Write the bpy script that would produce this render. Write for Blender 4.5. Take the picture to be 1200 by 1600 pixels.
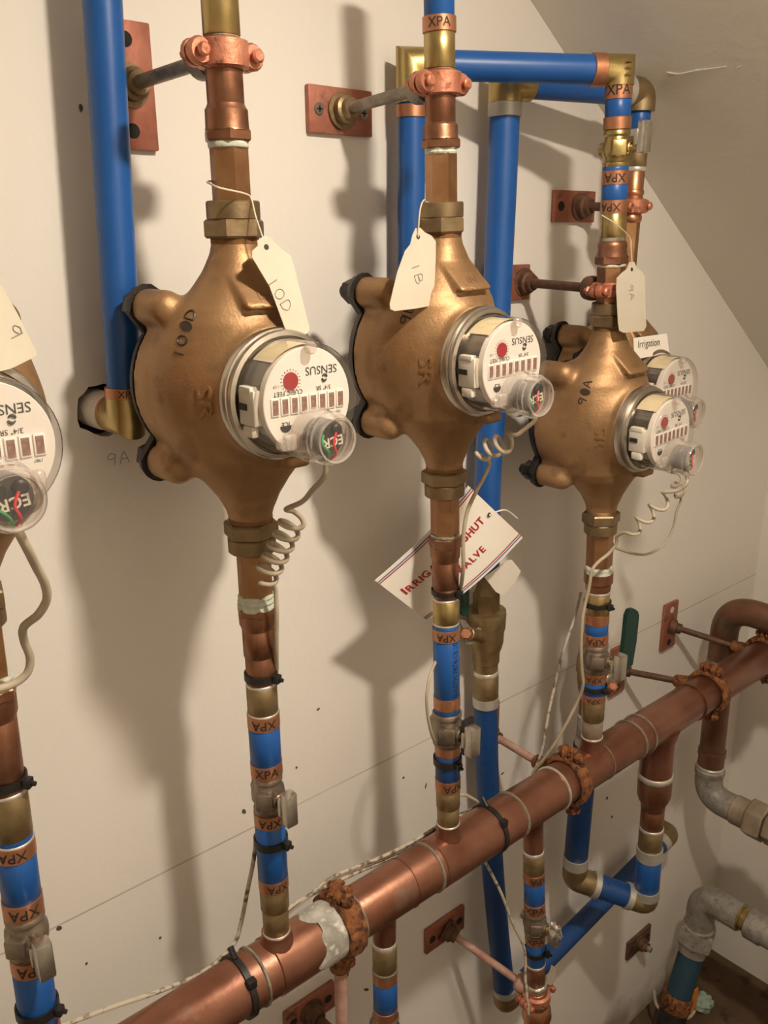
import bpy, bmesh, math, random
import numpy as np
from mathutils import Vector, Matrix
from mathutils.bvhtree import BVHTree

random.seed(7)
for o in list(bpy.data.objects):
    bpy.data.objects.remove(o, do_unlink=True)
SC = bpy.context.scene
COL = SC.collection
PI = math.pi

# ------------------------------------------------------------------ camera
# World: the meter wall is the plane y = 0, the room lies at y < 0, x runs along
# the wall towards the stair end, z is up, the floor is z = 0 (metres).
FPX = 1360.65
CAMPOS = Vector((0.0, -0.712, 1.513))
AX = Vector((0.75579539, -0.20313145, 0.62250376))
AY = Vector((-0.65476187, -0.22317663, 0.72213509))
AZ = Vector((-0.00776005, -0.9533781, -0.3016786))
RIGHT = Vector((AX.x, AY.x, AZ.x))
DOWN = Vector((AX.y, AY.y, AZ.y))
FWD = Vector((AX.z, AY.z, AZ.z))
cam = bpy.data.cameras.new('camera')
cam.sensor_fit = 'VERTICAL'
cam.sensor_height = 36.0
cam.lens = FPX / 1600.0 * 36.0
cam.clip_start = 0.02
camo = bpy.data.objects.new('camera', cam)
COL.objects.link(camo)
m3 = Matrix((RIGHT, -DOWN, -FWD)).transposed()
camo.matrix_world = Matrix.Translation(CAMPOS) @ m3.to_4x4()
SC.camera = camo

# ------------------------------------------------------------------ world, exposure
w = bpy.data.worlds.new('world')
SC.world = w
w.use_nodes = True
w.node_tree.nodes['Background'].inputs[0].default_value = (1.0, 0.83, 0.66, 1)
w.node_tree.nodes['Background'].inputs[1].default_value = 0.05
SC.view_settings.view_transform = 'Standard'
SC.view_settings.look = 'None'
SC.view_settings.gamma = 1.0
SC.view_settings.exposure = 0.0
SC.view_settings.use_curve_mapping = False
LAMP_POS = Vector((0.436, -0.70, 1.992))
LAMP_STRENGTH = 1020.0
LAMP_COL = (1.0, 0.885, 0.745)


def depth(p):
    return (Vector(p) - CAMPOS).dot(FWD)


def at(px, py, d):
    """measured place: the point at distance d from the meter wall seen at (px, py) in the survey photo"""
    r = RIGHT * ((px - 600) / FPX) + DOWN * ((py - 800) / FPX) + FWD
    t = (-d - CAMPOS.y) / r.y
    return CAMPOS + r * t


# ------------------------------------------------------------------ materials
MATS = {}


def mat(name, col, rough=0.5, metal=0.0, col2=None, scale=20.0, bump=0.0, bscale=None, spec=0.5, mix=(0.35, 0.65),
        detail=4.0, col3=None, s3=60.0, m3=(0.6, 0.7)):
    m = bpy.data.materials.new(name)
    m.use_nodes = True
    nt = m.node_tree
    n = nt.nodes
    b = n['Principled BSDF']
    b.inputs['Roughness'].default_value = rough
    b.inputs['Metallic'].default_value = metal
    b.inputs['Specular IOR Level'].default_value = spec
    tc = n.new('ShaderNodeTexCoord')
    out = None
    if col2 is not None:
        t = n.new('ShaderNodeTexNoise')
        t.inputs['Scale'].default_value = scale
        t.inputs['Detail'].default_value = detail
        nt.links.new(tc.outputs['Object'], t.inputs['Vector'])
        r = n.new('ShaderNodeValToRGB')
        r.color_ramp.elements[0].position = mix[0]
        r.color_ramp.elements[1].position = mix[1]
        r.color_ramp.elements[0].color = (*col, 1)
        r.color_ramp.elements[1].color = (*col2, 1)
        nt.links.new(t.outputs['Fac'], r.inputs['Fac'])
        out = r.outputs['Color']
        if col3 is not None:
            t3 = n.new('ShaderNodeTexNoise')
            t3.inputs['Scale'].default_value = s3
            t3.inputs['Detail'].default_value = 5
            nt.links.new(tc.outputs['Object'], t3.inputs['Vector'])
            r3 = n.new('ShaderNodeValToRGB')
            r3.color_ramp.elements[0].position = m3[0]
            r3.color_ramp.elements[1].position = m3[1]
            nt.links.new(t3.outputs['Fac'], r3.inputs['Fac'])
            mx = n.new('ShaderNodeMixRGB')
            nt.links.new(r3.outputs['Color'], mx.inputs['Fac'])
            nt.links.new(out, mx.inputs['Color1'])
            mx.inputs['Color2'].default_value = (*col3, 1)
            out = mx.outputs['Color']
        nt.links.new(out, b.inputs['Base Color'])
        # roughness wanders a little with the same stains
        mr = n.new('ShaderNodeMapRange')
        mr.inputs['To Min'].default_value = max(0.05, rough - 0.08)
        mr.inputs['To Max'].default_value = min(1.0, rough + 0.12)
        nt.links.new(t.outputs['Fac'], mr.inputs['Value'])
        nt.links.new(mr.outputs['Result'], b.inputs['Roughness'])
    else:
        b.inputs['Base Color'].default_value = (*col, 1)
    if bump:
        t2 = n.new('ShaderNodeTexNoise')
        t2.inputs['Scale'].default_value = bscale or 200
        t2.inputs['Detail'].default_value = 5
        nt.links.new(tc.outputs['Object'], t2.inputs['Vector'])
        bp = n.new('ShaderNodeBump')
        bp.inputs['Strength'].default_value = bump
        bp.inputs['Distance'].default_value = 0.002
        nt.links.new(t2.outputs['Fac'], bp.inputs['Height'])
        nt.links.new(bp.outputs['Normal'], b.inputs['Normal'])
    MATS[name] = m
    return m


def clear(name, tint, milk=0.05, rough=0.08, gloss=0.5):
    m = bpy.data.materials.new(name)
    m.use_nodes = True
    nt = m.node_tree
    n = nt.nodes
    for x in list(n):
        n.remove(x)
    out = n.new('ShaderNodeOutputMaterial')
    tr = n.new('ShaderNodeBsdfTransparent')
    tr.inputs['Color'].default_value = (*tint, 1)
    gl = n.new('ShaderNodeBsdfGlossy')
    gl.inputs['Roughness'].default_value = rough
    di = n.new('ShaderNodeBsdfDiffuse')
    di.inputs['Color'].default_value = (0.8, 0.74, 0.66, 1)
    lw = n.new('ShaderNodeLayerWeight')      # same reflectance from both sides of the thin shell
    lw.inputs['Blend'].default_value = 0.5
    pw = n.new('ShaderNodeMath')
    pw.operation = 'POWER'
    pw.inputs[1].default_value = 4.0
    nt.links.new(lw.outputs['Facing'], pw.inputs[0])
    mul = n.new('ShaderNodeMath')
    mul.operation = 'MULTIPLY_ADD'
    mul.inputs[1].default_value = 0.7 * gloss
    mul.inputs[2].default_value = 0.05 * gloss
    nt.links.new(pw.outputs[0], mul.inputs[0])
    a = n.new('ShaderNodeMixShader')
    a.inputs[0].default_value = milk
    nt.links.new(tr.outputs[0], a.inputs[1])
    nt.links.new(di.outputs[0], a.inputs[2])
    b = n.new('ShaderNodeMixShader')
    nt.links.new(mul.outputs[0], b.inputs[0])
    nt.links.new(a.outputs[0], b.inputs[1])
    nt.links.new(gl.outputs[0], b.inputs[2])
    nt.links.new(b.outputs[0], out.inputs[0])
    MATS[name] = m
    return m


mat('bronze', (0.32, 0.185, 0.085), 0.50, 0.68, (0.42, 0.255, 0.125), 16, 0.14, 420, col3=(0.215, 0.125, 0.065), s3=34, m3=(0.55, 0.74))
mat('bronze_nut', (0.21, 0.145, 0.075), 0.42, 0.8, (0.29, 0.21, 0.115), 60, 0.15, 300)
mat('bronze_nipple', (0.33, 0.165, 0.075), 0.36, 0.85, (0.42, 0.23, 0.11), 60, 0.05, 300)
mat('brass', (0.40, 0.29, 0.11), 0.30, 0.9, (0.50, 0.38, 0.16), 50, 0.05, 300)
mat('brass_dull', (0.26, 0.185, 0.09), 0.42, 0.8, (0.36, 0.27, 0.14), 60, 0.1, 300)
mat('brass_bright', (0.55, 0.40, 0.13), 0.25, 0.95, (0.66, 0.50, 0.2), 50)
mat('copper', (0.50, 0.215, 0.115), 0.32, 0.9, (0.62, 0.30, 0.17), 40, 0.05, 300)
mat('copper_dark', (0.24, 0.105, 0.057), 0.36, 0.85, (0.35, 0.17, 0.098), 45, 0.08, 250, col3=(0.26, 0.22, 0.16), s3=90, m3=(0.66, 0.76))
mat('copper_main', (0.25, 0.105, 0.064), 0.33, 0.82, (0.35, 0.165, 0.108), 18, 0.1, 150, col3=(0.32, 0.23, 0.175), s3=26, m3=(0.62, 0.80))
mat('copper_clad', (0.52, 0.19, 0.105), 0.48, 0.6, (0.60, 0.26, 0.16), 70, 0.3, 260, col3=(0.26, 0.09, 0.05), s3=120, m3=(0.58, 0.68))
mat('copper_plate', (0.36, 0.13, 0.082), 0.5, 0.5, (0.44, 0.175, 0.115), 50, 0.15, 260, col3=(0.16, 0.075, 0.05), s3=50, m3=(0.6, 0.72))
mat('crimp', (0.45, 0.195, 0.10), 0.38, 0.8, (0.55, 0.26, 0.14), 50, 0.08, 300)
mat('rust', (0.15, 0.052, 0.02), 0.85, 0.1, (0.32, 0.12, 0.034), 110, 1.0, 220, col3=(0.055, 0.022, 0.012), s3=130, m3=(0.50, 0.66))
mat('rod_steel', (0.20, 0.17, 0.135), 0.45, 0.75, (0.33, 0.30, 0.25), 60, 0.5, 500)
mat('rod_rust', (0.11, 0.06, 0.038), 0.6, 0.5, (0.20, 0.10, 0.055), 60, 0.5, 400)
mat('rod_pink', (0.40, 0.20, 0.14), 0.7, 0.1, (0.52, 0.33, 0.26), 60, 0.4, 300)
mat('rod_red', (0.12, 0.022, 0.014), 0.6, 0.2, (0.18, 0.045, 0.025), 40)
mat('dark_iron', (0.018, 0.014, 0.012), 0.45, 0.3, (0.035, 0.028, 0.024), 60, 0.2, 300)
mat('galvanised', (0.27, 0.245, 0.21), 0.6, 0.35, (0.38, 0.35, 0.305), 45, 0.5, 180, col3=(0.20, 0.175, 0.145), s3=110, m3=(0.52, 0.74))
mat('galv_brass', (0.30, 0.23, 0.16), 0.5, 0.5, (0.42, 0.34, 0.25), 45, 0.3, 200)
mat('valve_grey', (0.23, 0.18, 0.135), 0.38, 0.8, (0.33, 0.275, 0.21), 60, 0.15, 260)
mat('chrome', (0.62, 0.58, 0.50), 0.28, 0.95, (0.52, 0.48, 0.42), 60)
mat('nickel', (0.46, 0.41, 0.34), 0.30, 0.95, (0.56, 0.50, 0.42), 40)
mat('solder', (0.62, 0.57, 0.49), 0.35, 0.6, (0.72, 0.68, 0.60), 120)
mat('solder_old', (0.17, 0.14, 0.10), 0.6, 0.3, (0.33, 0.30, 0.23), 70, 0.5, 300)
mat('flux', (0.52, 0.49, 0.43), 0.85, 0.0, (0.26, 0.24, 0.20), 45, 0.9, 160, col3=(0.70, 0.67, 0.60), s3=90, m3=(0.56, 0.7))
mat('pex', (0.009, 0.082, 0.30), 0.36, 0.0, (0.011, 0.095, 0.345), 12, 0.03, 80)
mat('pex_shaded_dirty', (0.007, 0.048, 0.18), 0.42, 0.0, (0.009, 0.062, 0.225), 14, col3=(0.006, 0.022, 0.07), s3=90, m3=(0.60, 0.74))  # low blue pipes: their weaker light is put into the colour, plus dirt spots
mat('steel_ring', (0.50, 0.48, 0.42), 0.42, 0.55, (0.58, 0.56, 0.50), 50)
mat('tape', (0.62, 0.64, 0.52), 0.7, 0.0, (0.46, 0.48, 0.38), 120, 0.6, 300)
mat('paper', (0.52, 0.46, 0.355), 0.9, 0.0, (0.57, 0.51, 0.40), 18, 0.1, 120)
mat('card', (0.80, 0.73, 0.62), 0.8, 0.0, (0.84, 0.78, 0.68), 12)
mat('string', (0.62, 0.52, 0.38), 0.9)
mat('white_string', (0.82, 0.78, 0.70), 0.8)
mat('ink', (0.02, 0.018, 0.016), 0.6)
mat('pencil', (0.16, 0.135, 0.11), 0.8)
mat('pencil_faint', (0.40, 0.35, 0.29), 0.9)
mat('core', (0.05, 0.043, 0.038), 0.4)
mat('marker', (0.035, 0.022, 0.016), 0.45)
mat('red_ink', (0.42, 0.012, 0.02), 0.7)
mat('blue_ink', (0.05, 0.10, 0.32), 0.7)
mat('dial', (0.84, 0.78, 0.71), 0.55, 0.0, (0.86, 0.81, 0.75), 12)
mat('digit', (0.20, 0.085, 0.06), 0.6, 0.0, (0.34, 0.19, 0.15), 300)
mat('digit_frame', (0.90, 0.86, 0.80), 0.5)
mat('red_dial', (0.36, 0.006, 0.013), 0.35)
mat('can', (0.22, 0.19, 0.155), 0.25, 0.9, (0.30, 0.265, 0.22), 20)
mat('white_plastic', (0.66, 0.60, 0.50), 0.5)
mat('label_yellow', (0.78, 0.66, 0.42), 0.7)
mat('black_plastic', (0.014, 0.012, 0.011), 0.45)
mat('green_lever', (0.004, 0.04, 0.03), 0.5)
mat('cable', (0.48, 0.41, 0.295), 0.6, 0.0, (0.40, 0.33, 0.23), 40)
mat('cable_dirty', (0.52, 0.45, 0.35), 0.75, 0.0, (0.16, 0.12, 0.09), 120, mix=(0.5, 0.62))
mat('cable_dark', (0.16, 0.11, 0.075), 0.7, 0.0, (0.26, 0.2, 0.14), 90)
mat('blue_dirty', (0.012, 0.042, 0.068), 0.6, 0.0, (0.02, 0.06, 0.09), 20)
mat('copper_old', (0.17, 0.085, 0.052), 0.42, 0.75, (0.25, 0.13, 0.082), 22, 0.1, 150, col3=(0.20, 0.17, 0.12), s3=16, m3=(0.52, 0.72))
mat('pencil_mid', (0.27, 0.235, 0.19), 0.9)
mat('wire_red', (0.70, 0.02, 0.03), 0.4)
mat('wire_green', (0.04, 0.35, 0.10), 0.4)
mat('foil', (0.66, 0.62, 0.55), 0.3, 0.9, (0.5, 0.46, 0.4), 90, 1.0, 120)
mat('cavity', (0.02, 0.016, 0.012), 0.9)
mat('plaster', (0.62, 0.55, 0.47), 0.9, 0.0, (0.72, 0.66, 0.58), 60, 0.8, 90)
mat('chip', (0.10, 0.07, 0.05), 0.9)
mat('floor', (0.075, 0.042, 0.02), 0.9, 0.0, (0.125, 0.075, 0.038), 9, 0.8, 60, col3=(0.03, 0.018, 0.011), s3=22, m3=(0.55, 0.7))
mat('ceiling', (0.80, 0.75, 0.67), 0.9, 0.0, (0.83, 0.78, 0.70), 3, 0.25, 70)
mat('wall_end', (0.80, 0.75, 0.67), 0.9, 0.0, (0.83, 0.78, 0.70), 4, 0.15, 90)
mat('litter_green', (0.32, 0.42, 0.34), 0.7)
mat('litter_orange', (0.62, 0.20, 0.02), 0.6)
mat('litter_white', (0.55, 0.55, 0.50), 0.8)
clear('lens', (0.95, 0.93, 0.90), 0.03, 0.08, 1.5)
clear('cap_clear', (0.95, 0.90, 0.86), 0.24, 0.12, 1.7)


def wall_material():
    m = mat('wall', (0.78, 0.73, 0.655), 0.92, 0.0, (0.81, 0.76, 0.685), 2.5, 0.12, 140)
    nt = m.node_tree
    n = nt.nodes
    b = n['Principled BSDF']
    src = b.inputs['Base Color'].links[0].from_socket
    g = n.new('ShaderNodeNewGeometry')
    sx = n.new('ShaderNodeSeparateXYZ')
    nt.links.new(g.outputs['Position'], sx.inputs[0])
    no = n.new('ShaderNodeTexNoise')
    no.inputs['Scale'].default_value = 7
    nt.links.new(g.outputs['Position'], no.inputs['Vector'])

    def mth(op, a, bb):
        q = n.new('ShaderNodeMath')
        q.operation = op
        for i, v in enumerate((a, bb)):
            if isinstance(v, (int, float)):
                q.inputs[i].default_value = v
            else:
                nt.links.new(v, q.inputs[i])
        return q.outputs[0]
    # pencil-thin joint between two sheets of drywall
    z = mth('ABSOLUTE', mth('SUBTRACT', sx.outputs['Z'], 0.8915), 0)
    line = mth('LESS_THAN', z, 0.0011)
    fac = mth('MULTIPLY', line, mth('MULTIPLY', no.outputs['Fac'], 0.75))
    mx = n.new('ShaderNodeMixRGB')
    nt.links.new(fac, mx.inputs['Fac'])
    nt.links.new(src, mx.inputs['Color1'])
    mx.inputs['Color2'].default_value = (0.16, 0.12, 0.09, 1)
    # browner tone low on the wall, fading upwards with a ragged edge
    no2 = n.new('ShaderNodeTexNoise')
    no2.inputs['Scale'].default_value = 9
    no2.inputs['Detail'].default_value = 6
    nt.links.new(g.outputs['Position'], no2.inputs['Vector'])
    hgt = mth('SUBTRACT', 0.22, mth('ADD', sx.outputs['Z'], mth('MULTIPLY', no2.outputs['Fac'], 0.25)))
    gf = n.new('ShaderNodeMapRange')
    gf.inputs['From Min'].default_value = 0.0
    gf.inputs['From Max'].default_value = 0.08
    gf.inputs['To Max'].default_value = 0.7
    nt.links.new(hgt, gf.inputs['Value'])
    mx2 = n.new('ShaderNodeMixRGB')
    nt.links.new(gf.outputs[0], mx2.inputs['Fac'])
    nt.links.new(mx.outputs[0], mx2.inputs['Color1'])
    mx2.inputs['Color2'].default_value = (0.20, 0.135, 0.08, 1)
    nt.links.new(mx2.outputs[0], b.inputs['Base Color'])


wall_material()


# ------------------------------------------------------------------ object helpers
def mesh_of(name, vf, m, angle=35, smooth=True):
    v, f = vf
    me = bpy.data.meshes.new(name)
    me.from_pydata([tuple(p) for p in v], [], [tuple(int(i) for i in q) for q in f])
    if smooth:
        me.polygons.foreach_set('use_smooth', [True] * len(me.polygons))
        me.set_sharp_from_angle(angle=math.radians(angle))
    me.materials.append(MATS[m])
    me.update()
    return me


def link(name, me, parent=None, local=False):
    o = bpy.data.objects.new(name, me)
    COL.objects.link(o)
    if parent is not None:
        o.parent = parent
        if not local and parent.get('_root'):
            o.matrix_parent_inverse = Matrix.Translation(-parent.location)
    return o


def tag(o, label, cat, group=None):
    o['label'] = label
    o['category'] = cat
    if group:
        o['group'] = group
    return o


def thing(name, label, cat, loc, group=None):
    o = bpy.data.objects.new(name, None)
    COL.objects.link(o)
    o.empty_display_size = 0.02
    o.location = loc
    o['_root'] = 1
    return tag(o, label, cat, group)


def part(name, vf, m, parent, angle=35, label=None, smooth=True, local=False):
    o = link(name, mesh_of(name, vf, m, angle, smooth), parent, local)
    if label:
        o['label'] = label
    return o


# ------------------------------------------------------------------ shapes -> (verts, faces)
def join(*vfs):
    V, F = [], []
    for v, f in vfs:
        k = len(V)
        V += list(v)
        F += [tuple(i + k for i in q) for q in f]
    return V, F


def frame(n):
    n = Vector(n).normalized()
    a = Vector((0, 0, 1)) if abs(n.z) < 0.9 else Vector((1, 0, 0))
    u = a.cross(n).normalized()
    return u, n.cross(u), n


def lathe(A, n, prof, seg=28, rot=0.0, caps=True, ref=None):
    A = Vector(A)
    u, v, n = frame(n)
    if ref is not None:
        u = (Vector(ref) - n * Vector(ref).dot(n)).normalized()
        v = n.cross(u)
    V, F = [], []
    for t, r in prof:
        for k in range(seg):
            a = rot + 2 * PI * k / seg
            V.append(A + n * t + (u * math.cos(a) + v * math.sin(a)) * r)
    for i in range(len(prof) - 1):
        for k in range(seg):
            k2 = (k + 1) % seg
            F.append((i * seg + k, i * seg + k2, (i + 1) * seg + k2, (i + 1) * seg + k))
    if caps:
        F.append(tuple(range(seg - 1, -1, -1)))
        F.append(tuple(range((len(prof) - 1) * seg, len(prof) * seg)))
    return V, F


def cyl(A, B, r, seg=24, bev=0.0, r2=None):
    A, B = Vector(A), Vector(B)
    L = (B - A).length
    r2 = r if r2 is None else r2
    if bev:
        p = [(0, r - bev), (bev, r), (L - bev, r2), (L, r2 - bev)]
    else:
        p = [(0, r), (L, r2)]
    return lathe(A, B - A, p, seg)


def hexnut(A, B, rc, rot=0.0, bev=0.002):
    """hexagonal nut between two points, rc = corner radius, ends chamfered"""
    A, B = Vector(A), Vector(B)
    L = (B - A).length
    return lathe(A, B - A, [(0, rc - bev), (bev, rc), (L - bev, rc), (L, rc - bev)], 6, rot)


def sweep(P, r, seg=16, caps=True, closed=False):
    P = [Vector(p) for p in P]
    n = len(P)
    rr = r if isinstance(r, (list, tuple)) else [r] * n
    V, F = [], []
    T = []
    for i in range(n):
        if closed:
            a, b = P[i] - P[i - 1], P[(i + 1) % n] - P[i]
        else:
            a = P[i] - P[i - 1] if i else P[1] - P[0]
            b = P[i + 1] - P[i] if i < n - 1 else P[-1] - P[-2]
        a, b = a.normalized(), b.normalized()
        t = (a + b)
        t = t.normalized() if t.length > 1e-6 else a
        T.append((t, a, b))
    u = frame(T[0][0])[0]
    for i in range(n):
        t, a, b = T[i]
        u = (u - t * u.dot(t)).normalized()
        v = t.cross(u)
        c = max(0.35, t.dot(a))
        ax = (b - a)
        for k in range(seg):
            an = 2 * PI * k / seg
            off = (u * math.cos(an) + v * math.sin(an)) * rr[i]
            if c < 0.98 and ax.length > 1e-6:
                e = ax.normalized()
                e = (e - t * e.dot(t)).normalized()
                off = off + e * off.dot(e) * (1 / c - 1)
            V.append(P[i] + off)
    m = n if closed else n - 1
    for i in range(m):
        j = (i + 1) % n
        for k in range(seg):
            k2 = (k + 1) % seg
            F.append((i * seg + k, i * seg + k2, j * seg + k2, j * seg + k))
    if caps and not closed:
        F.append(tuple(range(seg - 1, -1, -1)))
        F.append(tuple(range((n - 1) * seg, n * seg)))
    return V, F


def spline(pts, k=8):
    P = [Vector(p) for p in pts]
    P = [P[0] * 2 - P[1]] + P + [P[-1] * 2 - P[-2]]
    out = []
    for i in range(1, len(P) - 2):
        for s in range(k):
            t = s / k
            a, b, c, d = P[i - 1], P[i], P[i + 1], P[i + 2]
            out.append(0.5 * ((2 * b) + (c - a) * t + (2 * a - 5 * b + 4 * c - d) * t * t + (3 * b - a - 3 * c + d) * t ** 3))
    out.append(P[-2])
    return out


def fillet(pts, rad, k=8):
    """polyline with its corners rounded by arcs"""
    P = [Vector(p) for p in pts]
    out = [P[0]]
    for i in range(1, len(P) - 1):
        a, b = (P[i - 1] - P[i]).normalized(), (P[i + 1] - P[i]).normalized()
        A, B = P[i] + a * rad, P[i] + b * rad
        for s in range(k + 1):
            t = s / k
            out.append(A * (1 - t) ** 2 + P[i] * 2 * t * (1 - t) + B * t * t)
    return out + [P[-1]]


def elbow(P, r, seg=24):
    return sweep(fillet(P, min((P[1] - P[0]).length, (P[2] - P[1]).length) * 0.36, 5), r, seg)


def box(c, h, R=None, bev=0.0):
    bm = bmesh.new()
    bmesh.ops.create_cube(bm, size=2)
    for v in bm.verts:
        v.co = Vector((v.co.x * h[0], v.co.y * h[1], v.co.z * h[2]))
    if bev:
        bmesh.ops.bevel(bm, geom=bm.edges[:], offset=bev, segments=2, affect='EDGES', profile=0.5)
    V = [(R @ v.co if R else v.co) + Vector(c) for v in bm.verts]
    bm.verts.index_update()
    F = [tuple(v.index for v in f.verts) for f in bm.faces]
    bm.free()
    return V, F


def slab(outline, n, th):
    """flat outline (3D points) given a thickness along n"""
    n = Vector(n).normalized() * th
    P = [Vector(p) for p in outline]
    k = len(P)
    V = P + [p + n for p in P]
    F = [tuple(range(k - 1, -1, -1)), tuple(range(k, 2 * k))]
    F += [(i, (i + 1) % k, (i + 1) % k + k, i + k) for i in range(k)]
    return V, F


def surface_nets(fn, lo, hi, h):
    lo, hi = np.array(lo, float), np.array(hi, float)
    n = np.ceil((hi - lo) / h).astype(int) + 1
    g = [lo[i] + h * np.arange(n[i]) for i in range(3)]
    X, Y, Z = np.meshgrid(*g, indexing='ij')
    f = fn(X, Y, Z)
    s = f < 0
    cs = [(i, j, k) for i in (0, 1) for j in (0, 1) for k in (0, 1)]

    def sl(a, c):
        return a[c[0]:n[0] - 1 + c[0], c[1]:n[1] - 1 + c[1], c[2]:n[2] - 1 + c[2]]
    cnt = sum(sl(s, c).astype(int) for c in cs)
    act = (cnt > 0) & (cnt < 8)
    idx = -np.ones(act.shape, int)
    idx[act] = np.arange(act.sum())
    pos = np.zeros(act.shape + (3,))
    wt = np.zeros(act.shape)
    base = np.stack([sl(X, (0, 0, 0)), sl(Y, (0, 0, 0)), sl(Z, (0, 0, 0))], -1)
    for a in range(3):
        for c in cs:
            if c[a]:
                continue
            c2 = list(c)
            c2[a] = 1
            fa, fb = sl(f, c), sl(f, c2)
            cr = (fa < 0) != (fb < 0)
            den = np.where(cr, fa - fb, 1)
            t = np.where(cr, fa / den, 0)
            for q in range(3):
                pos[..., q] += np.where(cr, (t if q == a else c[q]) * 1.0, 0)
            wt += cr
    P = (base + h * pos / np.maximum(wt, 1)[..., None])[act]
    F = []
    for a in range(3):
        b, c = (a + 1) % 3, (a + 2) % 3
        A = np.take(s, range(n[a] - 1), a)
        B = np.take(s, range(1, n[a]), a)
        cr = np.argwhere(A != B)
        ok = (cr[:, b] > 0) & (cr[:, c] > 0) & (cr[:, b] < n[b] - 1) & (cr[:, c] < n[c] - 1)
        for e in cr[ok]:
            q = []
            for db, dc in ((-1, -1), (0, -1), (0, 0), (-1, 0)):
                z = e.copy()
                z[b] += db
                z[c] += dc
                q.append(idx[tuple(z)])
            if not A[tuple(e)]:
                q.reverse()
            F.append(tuple(q))
    return [Vector(p) for p in P], F


def smin(a, b, k):
    h = np.clip(0.5 + 0.5 * (b - a) / k, 0, 1)
    return b + (a - b) * h - k * h * (1 - h)


TXT = {}


def text_vf(s, bold=0.0, res=3):
    """outline text as a flat mesh, cap height about 0.7, centred"""
    key = (s, bold, res)
    if key in TXT:
        return TXT[key]
    c = bpy.data.curves.new('t', 'FONT')
    c.body = s
    c.align_x = 'CENTER'
    c.align_y = 'CENTER'
    c.resolution_u = res
    c.offset = bold
    o = bpy.data.objects.new('t', c)
    COL.objects.link(o)
    dg = bpy.context.evaluated_depsgraph_get()
    me = bpy.data.meshes.new_from_object(o.evaluated_get(dg))
    V = [v.co.copy() for v in me.vertices]
    F = [tuple(p.vertices) for p in me.polygons]
    bpy.data.objects.remove(o, do_unlink=True)
    bpy.data.curves.remove(c)
    bpy.data.meshes.remove(me)
    TXT[key] = (V, F)
    return V, F


def text_on(s, O, u, v, size, lift=0.0004, bold=0.0, shear=0.0):
    V, F = text_vf(s, bold)
    O, u, v = Vector(O), Vector(u).normalized(), Vector(v).normalized()
    n = u.cross(v)
    return [O + u * (p.x + shear * p.y) * size + v * p.y * size + n * lift for p in V], F


GLYPH = {
    '1': [[(.5, 0), (.5, 1)]],
    '0': [[(.5 + .4 * math.cos(a), .5 + .5 * math.sin(a)) for a in np.linspace(0, 6.4, 14)]],
    'D': [[(.1, 0), (.15, 1), (.6, .95), (.9, .5), (.6, .05), (.1, 0)]],
    'B': [[(.1, 0), (.15, 1), (.7, .9), (.7, .6), (.2, .52), (.85, .4), (.8, .08), (.1, 0)]],
    '9': [[(.85, .8), (.5, 1), (.15, .75), (.4, .5), (.8, .65), (.85, .8), (.7, 0)]],
    'A': [[(.05, 0), (.45, 1), (.85, 0)], [(.2, .4), (.8, .4)]],
    '#': [[(.1, .3 + .12 * i), (.9, .35 + .12 * i)] for i in range(4)] + [[(.1, .3), (.9, .71)], [(.5, .25), (.5, .75)]],
    '-': [[(.2, .6), (.8, .5)]],
}


def strokes(s, adv=1.15):
    out = []
    for i, ch in enumerate(s):
        for st in GLYPH.get(ch, []):
            out.append([(x + i * adv, y) for x, y in st])
    return out


def stroke_vf(s, O, u, v, size, r, proj=None, lift=0.0):
    O, u, v = Vector(O), Vector(u), Vector(v)
    n = u.cross(v).normalized()
    res = []
    wdt = len(s) * 1.15
    for st in strokes(s):
        P = spline([O + u * (x - wdt / 2) * size + v * (y - 0.5) * size + n * lift for x, y in st], 3)
        if proj:
            P = [proj(p) for p in P]
        res.append(sweep(P, r, 5))
    return join(*res)


# ------------------------------------------------------------------ the setting
XE = 1.553      # end wall
SL0 = (0.832, 1.760)
SLOPE = -0.707


def soffit_z(x):
    return SL0[1] + SLOPE * (x - SL0[0])


HOLE_C = at(160, 640, 0)
XL, YB, ZC = -0.85, -1.15, 2.14
XS = SL0[0] + (ZC - SL0[1]) / SLOPE


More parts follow.
